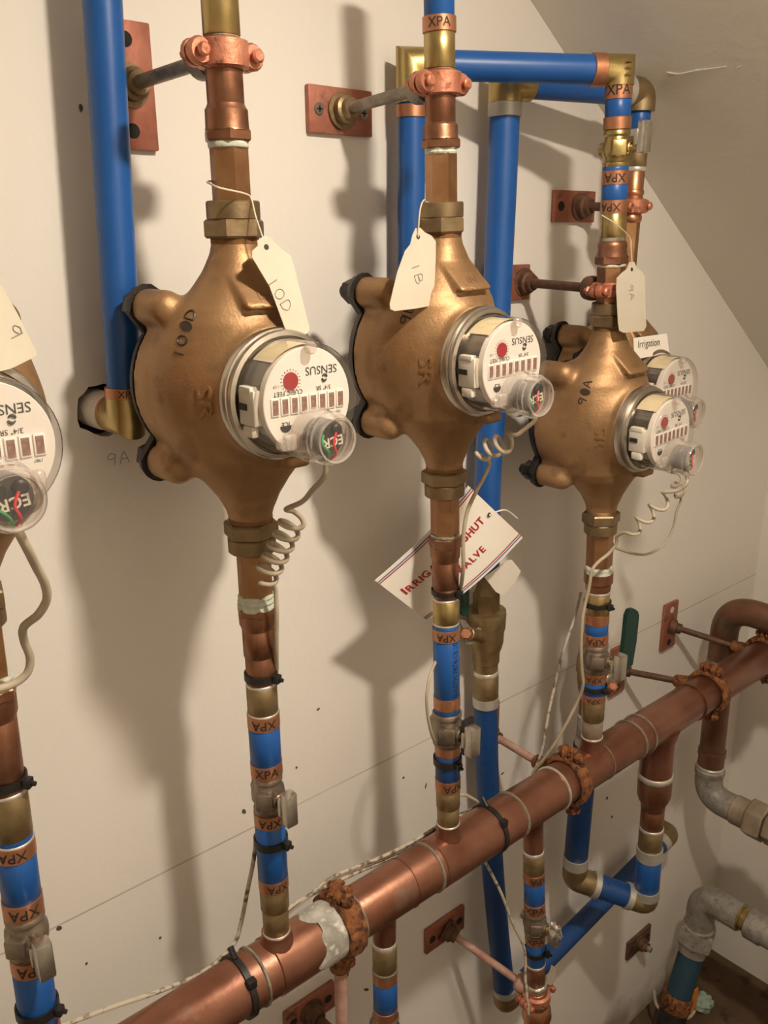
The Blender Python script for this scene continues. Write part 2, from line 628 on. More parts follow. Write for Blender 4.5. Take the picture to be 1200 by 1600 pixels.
def build_setting():
    bm = bmesh.new()
    out = [(XL, 0), (XE, 0), (XE, soffit_z(XE)), (XS, ZC), (XL, ZC)]
    ring = [bm.verts.new((x, 0, z)) for x, z in out]
    e = [bm.edges.new((ring[i], ring[(i + 1) % 5])) for i in range(5)]
    hole = []
    for k in range(22):
        a = 2 * PI * k / 22
        r = 0.0235 + random.uniform(-0.0018, 0.0022)
        hole.append((HOLE_C.x + r * math.cos(a), HOLE_C.z + 0.95 * r * math.sin(a)))
    hv = [bm.verts.new((x, 0, z)) for x, z in hole]
    he = [bm.edges.new((hv[i], hv[(i + 1) % 22])) for i in range(22)]
    bmesh.ops.triangle_fill(bm, edges=e + he, use_beauty=True)
    hb = [bm.verts.new((x, 0.016, z)) for x, z in hole]
    for i in range(22):
        j = (i + 1) % 22
        bm.faces.new((hv[i], hv[j], hb[j], hb[i]))
    me = bpy.data.meshes.new('wall_left')
    bmesh.ops.recalc_face_normals(bm, faces=bm.faces[:])
    bm.to_mesh(me)
    bm.free()
    me.materials.append(MATS['wall'])
    wl = link('wall_left', me)
    wl['kind'] = 'structure'
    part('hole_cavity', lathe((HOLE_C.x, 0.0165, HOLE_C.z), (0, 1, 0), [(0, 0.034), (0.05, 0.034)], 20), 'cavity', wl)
    # little nicks and flakes in the paint
    for px, py, a, b, rot in [(126, 168, 5, 10, 0.1), (381, 1268, 5, 9, 0.4), (92, 1450, 6, 8, 0.6), (135, 1505, 3, 4, 0), (497, 1108, 5, 3, 0.3),
                              (463, 1199, 3, 3, 0), (665, 1228, 2, 8, -0.3), (1122, 982, 2, 14, 0.0), (543, 1520, 3, 12, 0.1), (572, 1546, 4, 9, 0.9),
                              (948, 1247, 4, 4, 0), (956, 1276, 4, 4, 0), (541, 1362, 2, 6, 0), (785, 1208, 5, 2, 0.2), (250, 1465, 4, 4, 0), (630, 1215, 4, 4, 0.4)]:
        c = at(px, py, 0.0)
        s = depth(c) / FPX
        V = []
        for k in range(7):
            t = 2 * PI * k / 7
            q = random.uniform(0.7, 1.1)
            x, z = a * s * q * math.cos(t) * 0.7, b * s * q * math.sin(t) * 0.7
            V.append(Vector((c.x + x * math.cos(rot) - z * math.sin(rot), -0.0002, c.z + x * math.sin(rot) + z * math.cos(rot))))
        part('paint_chip', slab(V, (0, -1, 0), 0.0005), 'chip', wl, smooth=False)
    u, v = Vector((1, 0, 0)), Vector((0, 0, 1))
    part('pencil_note', stroke_vf('9A', at(186, 716, 0.0), u, v, 0.0105, 0.0004, lift=0.0002), 'pencil_faint', wl)
    # other walls, floor, ceiling
    o = part('wall_right', ([(XE, 0, 0), (XE, YB, 0), (XE, YB, soffit_z(XE)), (XE, 0, soffit_z(XE))], [(3, 2, 1, 0)]), 'wall_end', None, smooth=False)
    o['kind'] = 'structure'
    o = part('wall_back', ([(XL, YB, 0), (XE, YB, 0), (XE, YB, soffit_z(XE)), (XS, YB, ZC), (XL, YB, ZC)], [(0, 1, 2, 3, 4)]), 'wall_end', None, smooth=False)
    o['kind'] = 'structure'
    o = part('wall_front', ([(XL, 0, 0), (XL, YB, 0), (XL, YB, ZC), (XL, 0, ZC)], [(0, 1, 2, 3)]), 'wall_end', None, smooth=False)
    o['kind'] = 'structure'
    # floor: uneven, a bit of dirt heaped along the walls
    N, K = 60, 30
    V, F = [], []
    for i in range(N + 1):
        for j in range(K + 1):
            x = XL + (XE - XL) * i / N
            y = YB * j / K
            z = 0.0
            V.append((x, y, z + random.uniform(-0.001, 0.003)))
    for i in range(N):
        for j in range(K):
            a = i * (K + 1) + j
            F.append((a, a + 1, a + K + 2, a + K + 1))
    o = part('floor', (V, [tuple(reversed(f)) for f in F]), 'floor', None, angle=180)
    o['kind'] = 'structure'
    ce = part('ceiling', ([(XE, 0, soffit_z(XE)), (XE, YB, soffit_z(XE)), (XS, YB, ZC), (XS, 0, ZC), (XL, YB, ZC), (XL, 0, ZC)],
                          [(0, 1, 2, 3), (3, 2, 4, 5)]), 'ceiling', None, smooth=False)
    ce['kind'] = 'structure'
    # torn paper ridge in the sloping ceiling

    def soff(px, py, off=0.0):
        r = RIGHT * ((px - 600) / FPX) + DOWN * ((py - 800) / FPX) + FWD
        nn = Vector((-SLOPE, 0, 1)).normalized()
        t = ((Vector((SL0[0], 0, SL0[1])) - CAMPOS).dot(nn)) / r.dot(nn)
        return CAMPOS + r * t - nn * off
    for pts in ([(1042, 112), (1060, 115), (1090, 110), (1135, 104)], [(1046, 118), (1072, 113), (1100, 106)], [(1150, 105), (1158, 103)]):
        P = spline([soff(px, py + random.uniform(-1.5, 1.5), 0.0008) for px, py in pts], 5)
        part('paper_tear', sweep(P, [0.0006] + [random.uniform(0.0004, 0.0012) for _ in P[2:]] + [0.0005], 6), 'plaster', ce)


build_setting()


def build_lamp():
    L = LAMP_POS
    t = thing('ceiling_lamp', 'small round warm ceiling lamp under the sloping ceiling', 'light', L)
    m = bpy.data.materials.new('bulb')
    m.use_nodes = True
    n = m.node_tree.nodes
    n.remove(n['Principled BSDF'])
    e = n.new('ShaderNodeEmission')
    e.inputs[0].default_value = (*LAMP_COL, 1)
    e.inputs[1].default_value = LAMP_STRENGTH
    m.node_tree.links.new(e.outputs[0], n['Material Output'].inputs[0])
    MATS['bulb'] = m
    part('diffuser', lathe(L, (0, 0, -1), [(0, 0.036), (0.002, 0.035)], 28), 'bulb', t)
    part('housing', lathe(L + Vector((0, 0, 0.001)), (0, 0, 1), [(-0.006, 0.0375), (-0.006, 0.043), (0.002, 0.044), (0.012, 0.040), (0.02, 0.030), (0.05, 0.026)], 28, caps=False), 'white_plastic', t)


build_lamp()


# ------------------------------------------------------------------ pipe runs
class Run:
    def __init__(s, A, B, root):
        s.A, s.B, s.root = Vector(A), Vector(B), root
        s.n = (s.B - s.A).normalized()

    def t(s, y):
        """distance along the run at the photo row y"""
        k = (y - 800) / FPX
        a0, a1 = (s.A - CAMPOS).dot(DOWN), s.n.dot(DOWN)
        b0, b1 = (s.A - CAMPOS).dot(FWD), s.n.dot(FWD)
        return (k * b0 - a0) / (a1 - k * b1)

    def P(s, y):
        return s.A + s.n * s.t(y)

    def R(s, y, wpx):
        return wpx / 2 * depth(s.P(y)) / FPX

    def seg(s, name, prof, m, seg=28, rot=0.0, angle=30, label=None):
        pr = [(s.t(y), s.R(y, wp)) for y, wp in prof]
        tc = pr[0][0]
        return part(name, lathe(s.A + s.n * tc, s.n, [(t - tc, r) for t, r in pr], seg, rot), m, s.root, angle, label)

    def tube(s, name, y0, y1, wp, m, label=None):
        r = s.R((y0 + y1) / 2, wp)
        a, b = s.P(y0), s.P(y1)
        return part(name, cyl(a, b, r, 28, min(0.0006, r * 0.1)), m, s.root, 50, label)

    def hex(s, name, y0, y1, wp, m, rot=0.2, bev=0.0012):
        r = s.R((y0 + y1) / 2, wp)
        return part(name, hexnut(s.P(y0), s.P(y1), r, rot, bev), m, s.root, 20)

    def ring(s, y0, y1, wp, m='crimp', txt=None, flip=False, off=0.0):
        r = s.R((y0 + y1) / 2, wp)
        a, b = s.P(y0), s.P(y1)
        L = (b - a).length
        o = part('crimp_ring', lathe(a, b - a, [(0, r * 0.93), (0.0004, r), (L - 0.0004, r), (L, r * 0.93)], 32), m, s.root, 40)
        if txt:
            c = (a + b) / 2
            d = CAMPOS - c
            d = (d - s.n * d.dot(s.n)).normalized()
            up = -s.n
            e = up.cross(d)          # to the right as seen from the room
            V, F = text_vf(txt, 0.006)
            size = L * 0.85
            q = []
            for p in V:
                x, y = (-p.x, -p.y) if flip else (p.x, p.y)
                an = off + x * size / r
                q.append(c + (d * math.cos(an) + e * math.sin(an)) * (r + 0.00025) + up * y * size)
            part('stamped_letters', (q, F), 'ink', o, smooth=False)
        return o


def dir_to_cam(p, n):
    d = CAMPOS - Vector(p)
    return (d - n * d.dot(n)).normalized()


def ball_valve(label, run, y0, y1, wp, m='valve_grey', handle='chrome', hy=None, style='tee', grp='ball valves', hup=0.0):
    a, b = run.P(y0), run.P(y1)
    c = (a + b) / 2
    L = (b - a).length
    r = run.R((y0 + y1) / 2, wp)
    t = thing('ball_valve', label, 'valve', c, grp)
    n = run.n
    body = part('valve_body', lathe(a, n, [(0, r * .92), (L * .04, r), (L * .13, r), (L * .18, r * .88), (L * .26, r * .92), (L * .36, r * 1.07), (L * .5, r * 1.1),
                                           (L * .64, r * 1.07), (L * .74, r * .92), (L * .82, r * .88), (L * .87, r), (L * .96, r), (L, r * .92)], 28), m, t, 40)
    part('wrench_flat', box(c + Vector((-r * 0.62, -r * 0.62, 0)), (r * 0.55, r * 0.5, L * 0.22), Matrix.Rotation(math.radians(-45), 3, 'Z'), r * 0.12), m, body)
    out = Vector((0, -1, 0))
    part('boss', cyl(c - out * r * 1.35, c + out * r * 1.45, r * 0.52, 20, 0.0008), m, body)
    st = part('stem', cyl(c + out * r * 1.3, c + out * r * 1.95, r * 0.3, 16), 'brass', t)
    hc = c + out * (r * 1.95 + 0.004) + Vector((0, 0, hup))
    if style == 'tee':
        part('handle', join(box(hc + Vector((0, -0.002, 0)), (r * 0.42, r * 0.40, L * 0.42), None, r * 0.12),
                            box(hc + Vector((0, r * 0.3, 0)), (r * 0.5, 0.0022, L * 0.22), None, 0.001)), handle, t)
    else:
        part('handle', crumple(hc, (r * 0.55, r * 0.7, L * 0.46), 11), handle, t)
    return t


def crumple(c, h, seed):
    rnd = random.Random(seed)
    bm = bmesh.new()
    bmesh.ops.create_icosphere(bm, subdivisions=3, radius=1)
    V = []
    for v in bm.verts:
        k = 1 + rnd.uniform(-0.22, 0.22)
        V.append(Vector((v.co.x * h[0], v.co.y * h[1], v.co.z * h[2])) * k + Vector(c))
    bm.verts.index_update()
    F = [tuple(v.index for v in f.verts) for f in bm.faces]
    bm.free()
    return V, F


def cable_tie(label, run, y0, y1, wp, ang=0.9, stub=1):
    a, b = run.P(y0), run.P(y1)
    c = (a + b) / 2
    r = run.R((y0 + y1) / 2, wp)
    t = thing('cable_tie', label, 'cable tie', c, 'black cable ties')
    h = (b - a).length / 2
    part('strap', lathe(c - run.n * h, run.n, [(0, r), (0, r + 0.0014), (2 * h, r + 0.0014), (2 * h, r)], 32, caps=False), 'black_plastic', t)
    d = dir_to_cam(c, run.n)
    e = (-run.n).cross(d)
    q = (d * math.cos(ang) + e * math.sin(ang))
    hc = c + q * (r + 0.004)
    part('head', join(box(hc, (0.0028, 0.0034, 0.0036), Matrix.Rotation(math.atan2(q.y, q.x), 3, 'Z'), 0.0006),
                      cyl(hc, hc + q * 0.006, 0.0018, 8)), 'black_plastic', t)
    return t


def split_clamp(root, c, n, r, w=0.019, m='copper_clad', ears=(1, 0, 0), ear_len=0.012, front=(0, -1, 0)):
    """split ring clamp around a pipe: two half rings with bolted ears"""
    n = Vector(n).normalized()
    e = Vector(ears)
    e = (e - n * e.dot(n)).normalized()
    f = Vector(front)
    f = (f - n * f.dot(n) - e * f.dot(e)).normalized()
    th = 0.0042
    for s, nm in ((1, 'clamp_half'), (-1, 'clamp_half')):
        V, F = [], []
        K = 14
        for i in range(K + 1):
            a = PI * i / K
            q = e * math.cos(a) + f * math.sin(a) * s
            for rr, z in ((r, -w / 2), (r + th, -w / 2 + 0.0015), (r + th, w / 2 - 0.0015), (r, w / 2)):
                V.append(c + q * rr + n * z + f * s * 0.0012)
        for i in range(K):
            for k in range(4):
                k2 = (k + 1) % 4
                qd = (i * 4 + k, i * 4 + k2, i * 4 + 4 + k2, i * 4 + 4 + k)
                F.append(qd if s > 0 else tuple(reversed(qd)))
        F += [(0, 1, 2, 3), tuple(K * 4 + k for k in (3, 2, 1, 0))]
        vf = (V, F)
        for sd in (1, -1):
            ec = c + e * sd * (r + th * 0.4 + ear_len * 0.5) + f * s * 0.0042
            vf = join(vf, lathe(ec - f * s * 0.003, f * s, [(0, w * 0.46), (0.004, w * 0.48), (0.0065, w * 0.40)], 16))
        part(nm, vf, m, root, 40)
    for sd in (1, -1):
        ec = c + e * sd * (r + th * 0.4 + ear_len * 0.55)
        part('bolt', join(cyl(ec + f * 0.009, ec + f * 0.0135, 0.0046, 12, 0.0014), cyl(ec - f * 0.016, ec + f * 0.009, 0.003, 10),
                          hexnut(ec - f * 0.014, ec - f * 0.009, 0.0055)), m, root)


def bracket(label, plate, clamp_c, clamp_n, r, vertical=False, m_plate='copper_plate', m_rod='rod_steel', m_clamp='copper_clad', ears=(1, 0, 0),
            screws=True, w=0.019, tilt=0.0, clamp=True, size=(0.038, 0.0205), rod_end=None, poff=0.0):
    """wall plate, threaded rod and split ring"""
    px = plate
    t = thing('pipe_bracket', label, 'bracket', px, 'pipe brackets on the wall')
    hx, hz = (size[1], size[0]) if vertical else size
    R = Matrix.Rotation(tilt, 3, 'Y')
    y0 = -0.0035
    pl = part('wall_plate', box(px + Vector((poff, y0, 0)), (hx, 0.003, hz), R, 0.0012), m_plate, t)
    for s in (-1, 1):
        off = R @ (Vector((0, 0, s * 0.030)) if vertical else Vector((s * 0.030, 0, 0)))
        p = px + off * (size[0] / 0.0425) + Vector((poff, 0, 0))
        if screws:
            sc = part('screw', cyl(p + Vector((0, -0.0058, 0)), p + Vector((0, -0.0078, 0)), 0.0056, 16, 0.0008), 'solder_old', pl)
            part('screw_slot', join(box(p + Vector((0, -0.0079, 0)), (0.0032, 0.0002, 0.0008)), box(p + Vector((0, -0.0079, 0)), (0.0008, 0.0002, 0.0032))), 'ink', pl)
        else:
            part('screw_hole', cyl(p + Vector((0, -0.0066, 0)), p + Vector((0, -0.0069, 0)), 0.0058, 16), 'cavity', pl)
    ca = rod_end if rod_end is not None else clamp_c + Vector((0, r + 0.004, 0))
    ax = (ca - px).normalized()
    part('rod_flange', lathe(px + Vector((0, -0.006, 0)), ax, [(0, 0.0165), (0.003, 0.0165), (0.0035, 0.0125), (0.011, 0.0125), (0.0125, 0.0095), (0.018, 0.009)], 24), 'bronze_nut' if m_rod == 'rod_steel' else 'rod_rust', t)
    rd = part('rod', cyl(px + ax * 0.006, ca + ax * 0.002, 0.0052, 16), m_rod, t)
    if clamp:
        part('rod_socket', lathe(ca - ax * 0.016, ax, [(0, 0.008), (0.003, 0.0125), (0.010, 0.0135), (0.016, 0.0125)], 20), m_rod if m_clamp != 'rust' else 'rust', t)
        split_clamp(t, clamp_c, clamp_n, r, w, m_clamp, ears)
    return t


# ------------------------------------------------------------------ water meters
BELL = np.array([(0, .054), (.035, .054), (.05, .0515), (.06, .0455), (.072, .0345), (.085, .0248), (.097, .0188), (.104, .0172), (.109, .0168), (.3, .0168)])
DRUM = np.array([(-.055, .0655), (-.03, .067), (-.012, .0655), (.004, .062), (.018, .0565), (.03, .0505), (.038, .0475), (.05, .0465)])
BOSS = [(sx * .048, sz * .059) for sx in (-1, 1) for sz in (-1, 1)]


def meter_sdf(x, y, z):
    e = -y
    az = np.abs(z)
    sq = 1 + 0.30 * np.clip((.095 - az) / .06, 0, 1)
    bell = (np.hypot(x, (e + 0.004 * np.clip((.09 - az) / .06, 0, 1)) * sq) - np.interp(az, BELL[:, 0], BELL[:, 1])) * 0.8
    bell = np.maximum(bell, az - .109)
    rho = np.hypot(x, z)
    drum = (rho - np.interp(e, DRUM[:, 0], DRUM[:, 1])) * 0.9
    drum = np.maximum(drum, np.maximum(e - .046, -.050 - e))
    d = smin(bell, drum, .014)
    for bx, bz in BOSS:
        ee = np.clip(e, -.08, -.022)
        b = np.sqrt((x - bx) ** 2 + (z - bz) ** 2 + (e - ee) ** 2) - .0135
        b = np.maximum(b, -.050 - e)
        d = smin(d, b, .007)
    # hooded pad above the register: a ramp that stands proud at its lower edge
    grow = .0085 * np.clip((.083 - z) / .020, 0, 1)
    pad = np.maximum(np.maximum(bell - grow, np.maximum(z - .083, .0600 - z)), (np.abs(x) - .0185) * 0.9)
    pad = np.maximum(pad, -e)
    d = smin(d, pad, .0022)
    # lug with a seal hole below the register
    lx = np.maximum(np.maximum(np.abs(x - .013) - .010, np.abs(z + .0515) - .0052), np.abs(e - .040) - .013)
    d = smin(d, lx, .004)
    d = np.maximum(d, -.050 - e)
    return d


METER_VF = surface_nets(meter_sdf, (-.082, -.062, -.114), (.082, .056, .114), .0022)
METER_BVH = BVHTree.FromPolygons([tuple(v) for v in METER_VF[0]], METER_VF[1])
MCACHE = {}


def mpart(name, build, m, parent, angle=35, smooth=True, key=None):
    k = key or name
    if k not in MCACHE:
        MCACHE[k] = mesh_of(name, build(), m, angle, smooth)
    return link(name, MCACHE[k], parent, True)


FRONT = Vector((0, -1, 0))
RG0, RFACE, RLENS = .044, .0835, .0885     # bezel back, dial, lens front (in front of the flow axis)


def E(e, x=0.0, z=0.0):
    return Vector((x, -e, z))


def back_plate():
    P = []
    for k in range(96):
        a = 2 * PI * k / 96
        d = Vector((math.cos(a), math.sin(a)))
        r = .0662
        for bx, bz in BOSS:
            c = Vector((bx, bz))
            b = c.dot(d)
            disc = b * b - (c.length_squared - .0172 ** 2)
            if disc > 0:
                r = max(r, b + math.sqrt(disc))
        P.append(Vector((d.x * r, .050, d.y * r)))
    k = len(P)
    V = P + [Vector((p.x * .985, .0565, p.z * .985)) for p in P] + [Vector((p.x * .93, .0600, p.z * .93)) for p in P]
    F = [tuple(range(k)), tuple(range(3 * k - 1, 2 * k - 1, -1))]
    for L in (0, 1):
        F += [(L * k + i, L * k + k + i, L * k + k + (i + 1) % k, L * k + (i + 1) % k) for i in range(k)]
    return V, F


def dial_text(s, x, z, size, bold=0.0):
    # the register hangs upside down: text reads turned by half a circle
    return text_on(s, E(RFACE + .0003, x, z), (-1, 0, 0), (0, 0, -1), size, 0.0, bold)


def swirl():
    res = []
    for s in (1, -1):
        P = []
        for i in range(9):
            a = 0.2 + 2.5 * i / 8
            rr = .0021
            P.append(E(RFACE + .0003, s * rr * math.cos(a), s * rr * math.sin(a)))
        res.append(sweep(P, [.0001 + .0011 * (1 - abs(i - 3) / 6) for i in range(9)], 6))
    return join(*res)


def half_disc(c, r, a0, a1, k=14):
    V = [E(RFACE + .0003, c[0] + r * math.cos(a0 + (a1 - a0) * i / k), c[1] + r * math.sin(a0 + (a1 - a0) * i / k)) for i in range(k + 1)]
    return slab(V, FRONT, .0002)


def make_meter(label, loc, tilt=0.0, sz=1.0, mark=None, small=False, cable_exit=None):
    t = thing('water_meter', label, 'water meter', loc, 'bronze water meters')
    t.rotation_euler = (0, tilt, 0)
    body = mpart('body', lambda: METER_VF, 'bronze', t, 60)
    mpart('back_plate', back_plate, 'dark_iron', t, 40)
    for bx, bz in BOSS:
        def bolt(bx=bx, bz=bz):
            return join(hexnut(E(-.074, bx, bz), E(-.0615, bx, bz), .0115, .3), cyl(E(-.080, bx, bz), E(-.070, bx, bz), .006, 14))
        mpart('bolt', bolt, 'dark_iron', t, key='bolt%g%g' % (bx, bz))

    def cast():
        # letters of the casting: stand on their side, reading downwards
        n = Vector((-0.905, -0.42, 0)).normalized()
        u, v = Vector((0, 0, -1)), Vector((0.42, -0.905, 0)).normalized()
        V, F = text_vf('SR', 0.008)
        O = Vector((-.0505, -.0300, -.002)) + n * .05
        top, bot = [], []
        for p in V:
            q = O + u * p.x * .0240 + v * p.y * .0165
            h = METER_BVH.ray_cast(q, -n)
            b = h[0] if h[0] else q
            top.append(b + n * .0013)
            bot.append(b - n * .0005)
        k = len(top)
        FF = [tuple(f) for f in F]
        ed = {}
        for f in FF:
            for i in range(len(f)):
                e = (f[i], f[(i + 1) % len(f)])
                ed[e] = ed.get(e, 0) + 1
        side = [(a, b, b + k, a + k) for (a, b) in ed if (b, a) not in ed]
        return top + bot, FF + side
    mpart('cast_letters', cast, 'bronze', body)

    def cast2():
        n = Vector((-0.25, -0.80, 0.5)).normalized()
        V, F = text_vf('IN', 0.01)
        u = Vector((1, 0, 0))
        v = n.cross(u).normalized() * 1
        v = v if v.z > 0 else -v
        res = []
        O = Vector((0, -.0335, .0665)) + n * 0.05
        for p in V:
            q = O + u * p.x * .012 + v * p.y * .010
            h = METER_BVH.ray_cast(q, -n)
            res.append((h[0] if h[0] else q - n * .05) + n * .0005)
        return res, F
    mpart('cast_word', cast2, 'bronze', body, smooth=False)
    if mark:
        n = Vector((-0.88, -0.34, 0.30)).normalized()
        u = Vector((0.40, -0.03, 0.915))
        u = (u - n * u.dot(n)).normalized()
        v = n.cross(u)

        def pr(p):
            h = METER_BVH.ray_cast(p + n * .05, -n)
            return (h[0] if h[0] else p) + n * .0002
        O = Vector((-.0515, -.0095, .0445))
        vf = stroke_vf(mark[0], O, u, v, mark[2], .00075, pr)
        if mark[1] is not None:
            bc = O + u * mark[1]
            blot = [pr(bc + u * math.sin(a) * .0036 + v * math.cos(a) * .0056) for a in np.linspace(0, 2 * PI, 16, endpoint=False)]
            vf = join(vf, slab(blot, n, .0006))
        part('marker_note', vf, 'marker', body, local=True)
    # union nuts at both ends
    for s in (1, -1):
        mpart('union_nut', lambda s=s: join(hexnut(E(0, 0, s * .1075), E(0, 0, s * .1205), .0222, .25, .0016),
                                            cyl(E(0, 0, s * .1200), E(0, 0, s * .1330), .0193, 28, .001)), 'bronze_nut', t, 25, key='nut%d' % s)
        mpart('thread', lambda s=s: lathe(E(0, 0, s * .1035), (0, 0, s), [(0.0005 * i, .0172 + .0006 * (i % 2)) for i in range(9)], 28), 'bronze', t, key='thr%d' % s)
    # register
    mpart('register_ring', lambda: lathe(E(RG0), FRONT, [(0, .0445), (.001, .0475), (.006, .0480), (.008, .0472), (.0085, .0455), (.0105, .0465), (.0125, .0455), (.0135, .0425), (.0105, .0415)], 48, caps=False), 'nickel', t)
    can = mpart('register_can', lambda: lathe(E(RG0 + .001), FRONT, [(0, .0445), (.010, .0445), (.0102, .0375), (.0395 - .007, .0375)], 40), 'can', t)
    mpart('works_bracket', lambda: join(box(E(.0685, -.0375, -.002), (.0035, .0095, .0125), None, .0015), box(E(.068, -.0385, .010), (.003, .007, .0025), None, .0008),
                                        box(E(.069, -.0383, -.0185), (.003, .006, .004), None, .0015)), 'white_plastic', can)
    mpart('works_slot', lambda: box(E(.0655, -.0412, -.0015), (.0008, .0045, .0022)), 'ink', can)
    mpart('serial_label', lambda: ([Vector((r * math.sin(a), -e, r * math.cos(a))) for r in (.0386,) for e in (.057, .081) for a in np.linspace(-.75, .35, 11)],
                                   [(i, i + 1, i + 12, i + 11) for i in range(10)]), 'label_yellow', can)

    def lens():
        return lathe(E(RG0 + .011), FRONT, [(0, .0412), (.028, .0402), (.0315, .0398), (.0335, .0385), (.0335, .0)], 48, caps=False)
    mpart('lens', lens, 'lens', t, 50)
    for lx, lz in ((0, .0365), (-.026, -.027)):
        mpart('lens_lug', lambda lx=lx, lz=lz: cyl(E(RFACE + .002, lx, lz), E(RLENS + .0025, lx, lz), .0042, 14, .0008), 'cap_clear', t, key='lug%g' % lx)
    dial = mpart('dial', lambda: lathe(E(RFACE - .006), FRONT, [(0, .0368), (.0055, .0368), (.006, .0363)], 48), 'dial', t)
    mpart('sweep_disc', lambda: lathe(E(RFACE), FRONT, [(0, .0062), (.0008, .0060)], 24), 'red_dial', dial)
    MCACHE['sweep_disc'] and None
    dial.children[-1].location = E(0, -.0140, .0150)
    for k in range(8):
        o = mpart('digit_frame', lambda: box(E(RFACE + .0005), (.0033, .0006, .0062), None, .0004), 'digit_frame', dial)
        o.location = E(0, -.0277 + k * .0079, -.0015)
        o = mpart('digit_window', lambda: box(E(RFACE + .0012), (.0022, .0002, .0050)), 'digit', dial)
        o.location = E(0, -.0277 + k * .0079, -.0015)
    mpart('dial_print', lambda: join(dial_text('SENSUS', .0120, .0205, .0082), dial_text('3/4" SR', .0135, .0078, .0044), dial_text('CUBIC FEET', -.0165, .0073, .0046),
                                     half_disc((-.0195, -.0150), .0046, PI, 2 * PI), dial_text('1 CF', -.026, .0125, .0026), half_disc((.0079 - .0039, .0035), .0007, 0, 2 * PI), half_disc((-.0119, .0035), .0007, 0, 2 * PI),
                                     dial_text('ICE', -.0195, -.0140, .0048, 0.01), dial_text('1987', .026, -.0105, .0026)), 'ink', dial, smooth=False)
    sw = mpart('logo', swirl, 'ink', dial)
    sw.location = E(0, .0145, .0145)
    mpart('dial_ticks', lambda: join(*[box(E(RFACE + .0002, -.0140 + .0077 * math.cos(a), .0150 + .0077 * math.sin(a)), (.0006, .0001, .0002), Matrix.Rotation(-a, 3, 'Y')) for a in np.linspace(0, 2 * PI, 20, endpoint=False)]), 'ink', dial)
    # transmitter cap with two screws and coloured wires
    cz = -.0235
    cx = .0015
    cap = mpart('transmitter_cap', lambda: join(lathe(E(RFACE + .003, cx, cz), FRONT, [(0, .0195), (.005, .0195), (.008, .0172), (.016, .0168), (.0165, .0185), (.0215, .0185), (.022, .0170), (.027, .0166), (.028, .0158), (.0275, .0142), (.024, .0138)], 40, caps=False),
                                                box(E(RFACE + .006, cx - .021, cz - .002), (.006, .003, .006), None, .002), box(E(RFACE + .006, cx + .021, cz + .003), (.004, .003, .006), None, .002)), 'cap_clear', t, 50)
    mpart('cap_window', lambda: lathe(E(RFACE + .0300, cx, cz), FRONT, [(0, .0142), (.0006, .0)], 32, caps=False), 'lens', cap)
    mpart('cap_core', lambda: lathe(E(RFACE + .008, cx, cz), FRONT, [(0, .0130), (.012, .0130), (.0125, .0125)], 28), 'core', cap)
    for sx in (-1, 1):
        mpart('terminal_screw', lambda sx=sx: lathe(E(RFACE + .0205, cx + sx * .0058, cz + .0055), FRONT, [(0, .0042), (.0025, .0042), (.0035, .0028)], 16), 'black_plastic', cap, key='ts%d' % sx)
    mpart('cap_letters', lambda: text_on('ECR', E(RFACE + .0245, cx + .001, cz - .0015), (-1, 0, -.12), (.12, 0, -1), .0095, 0.0, 0.02), 'white_plastic', cap, smooth=False)
    mpart('red_wire', lambda: sweep(spline([E(RFACE + .024, cx + .004, cz + .004), E(RFACE + .0255, cx + .0005, cz - .003), E(RFACE + .0245, cx + .003, cz - .0105), E(RFACE + .018, cx + .002, cz - .0165)]), .0009, 8), 'wire_red', cap)
    mpart('green_wire', lambda: sweep(spline([E(RFACE + .024, cx - .007, cz + .004), E(RFACE + .0255, cx - .009, cz - .002), E(RFACE + .0245, cx - .003, cz - .009), E(RFACE + .018, cx + .001, cz - .0165)]), .0009, 8), 'wire_green', cap)
    return t


CAPOUT = Vector((.0015, -(RFACE + .016), -.0235 - .0165))      # where the cable leaves the cap

X1A, X1B = at(343, 0, .141), at(433, 1470, .141)
X2A, X2B = at(686, 0, .141), at(700.5, 1290, .141)
X3A, X3B = at(968, 110, .141), at(924, 1170, .141)
X4A, X4B = at(1003, 144, .085), at(900, 1340, .062)
X0A, X0B = at(-4, 1130, .141), at(58, 1570, .141)


def on(A, B, z):
    return A + (B - A) * ((z - A.z) / (B.z - A.z))


def tilt_of(A, B):
    d = (A - B)
    return math.atan2(d.x, d.z)


M0 = make_meter('nearest bronze water meter, cut off by the left edge of the photo', Vector((.138, -.141, 1.405)))
M1 = make_meter('bronze water meter between the left blue pipe and the copper riser, marked 10D', on(X1A, X1B, 1.405), 0, mark=('10 D', .0050, .0082))
M2 = make_meter('bronze water meter marked 9B, in the middle above the irrigation card', on(X2A, X2B, 1.408), tilt_of(X2A, X2B), mark=('9B', None, .0095))
M3 = make_meter('bronze water meter marked 9A, second from the right, hung lower than the others', on(X3A, X3B, 1.3105), tilt_of(X3A, X3B), mark=('9 A', 0.0, .0085))
M4 = make_meter('farthest bronze water meter, close to the wall, mostly hidden behind the one marked 9A', on(X4A, X4B, 1.336), tilt_of(X4A, X4B))
bpy.context.view_layer.update()
CAPW = [m.matrix_world @ CAPOUT for m in (M0, M1, M2, M3, M4)]

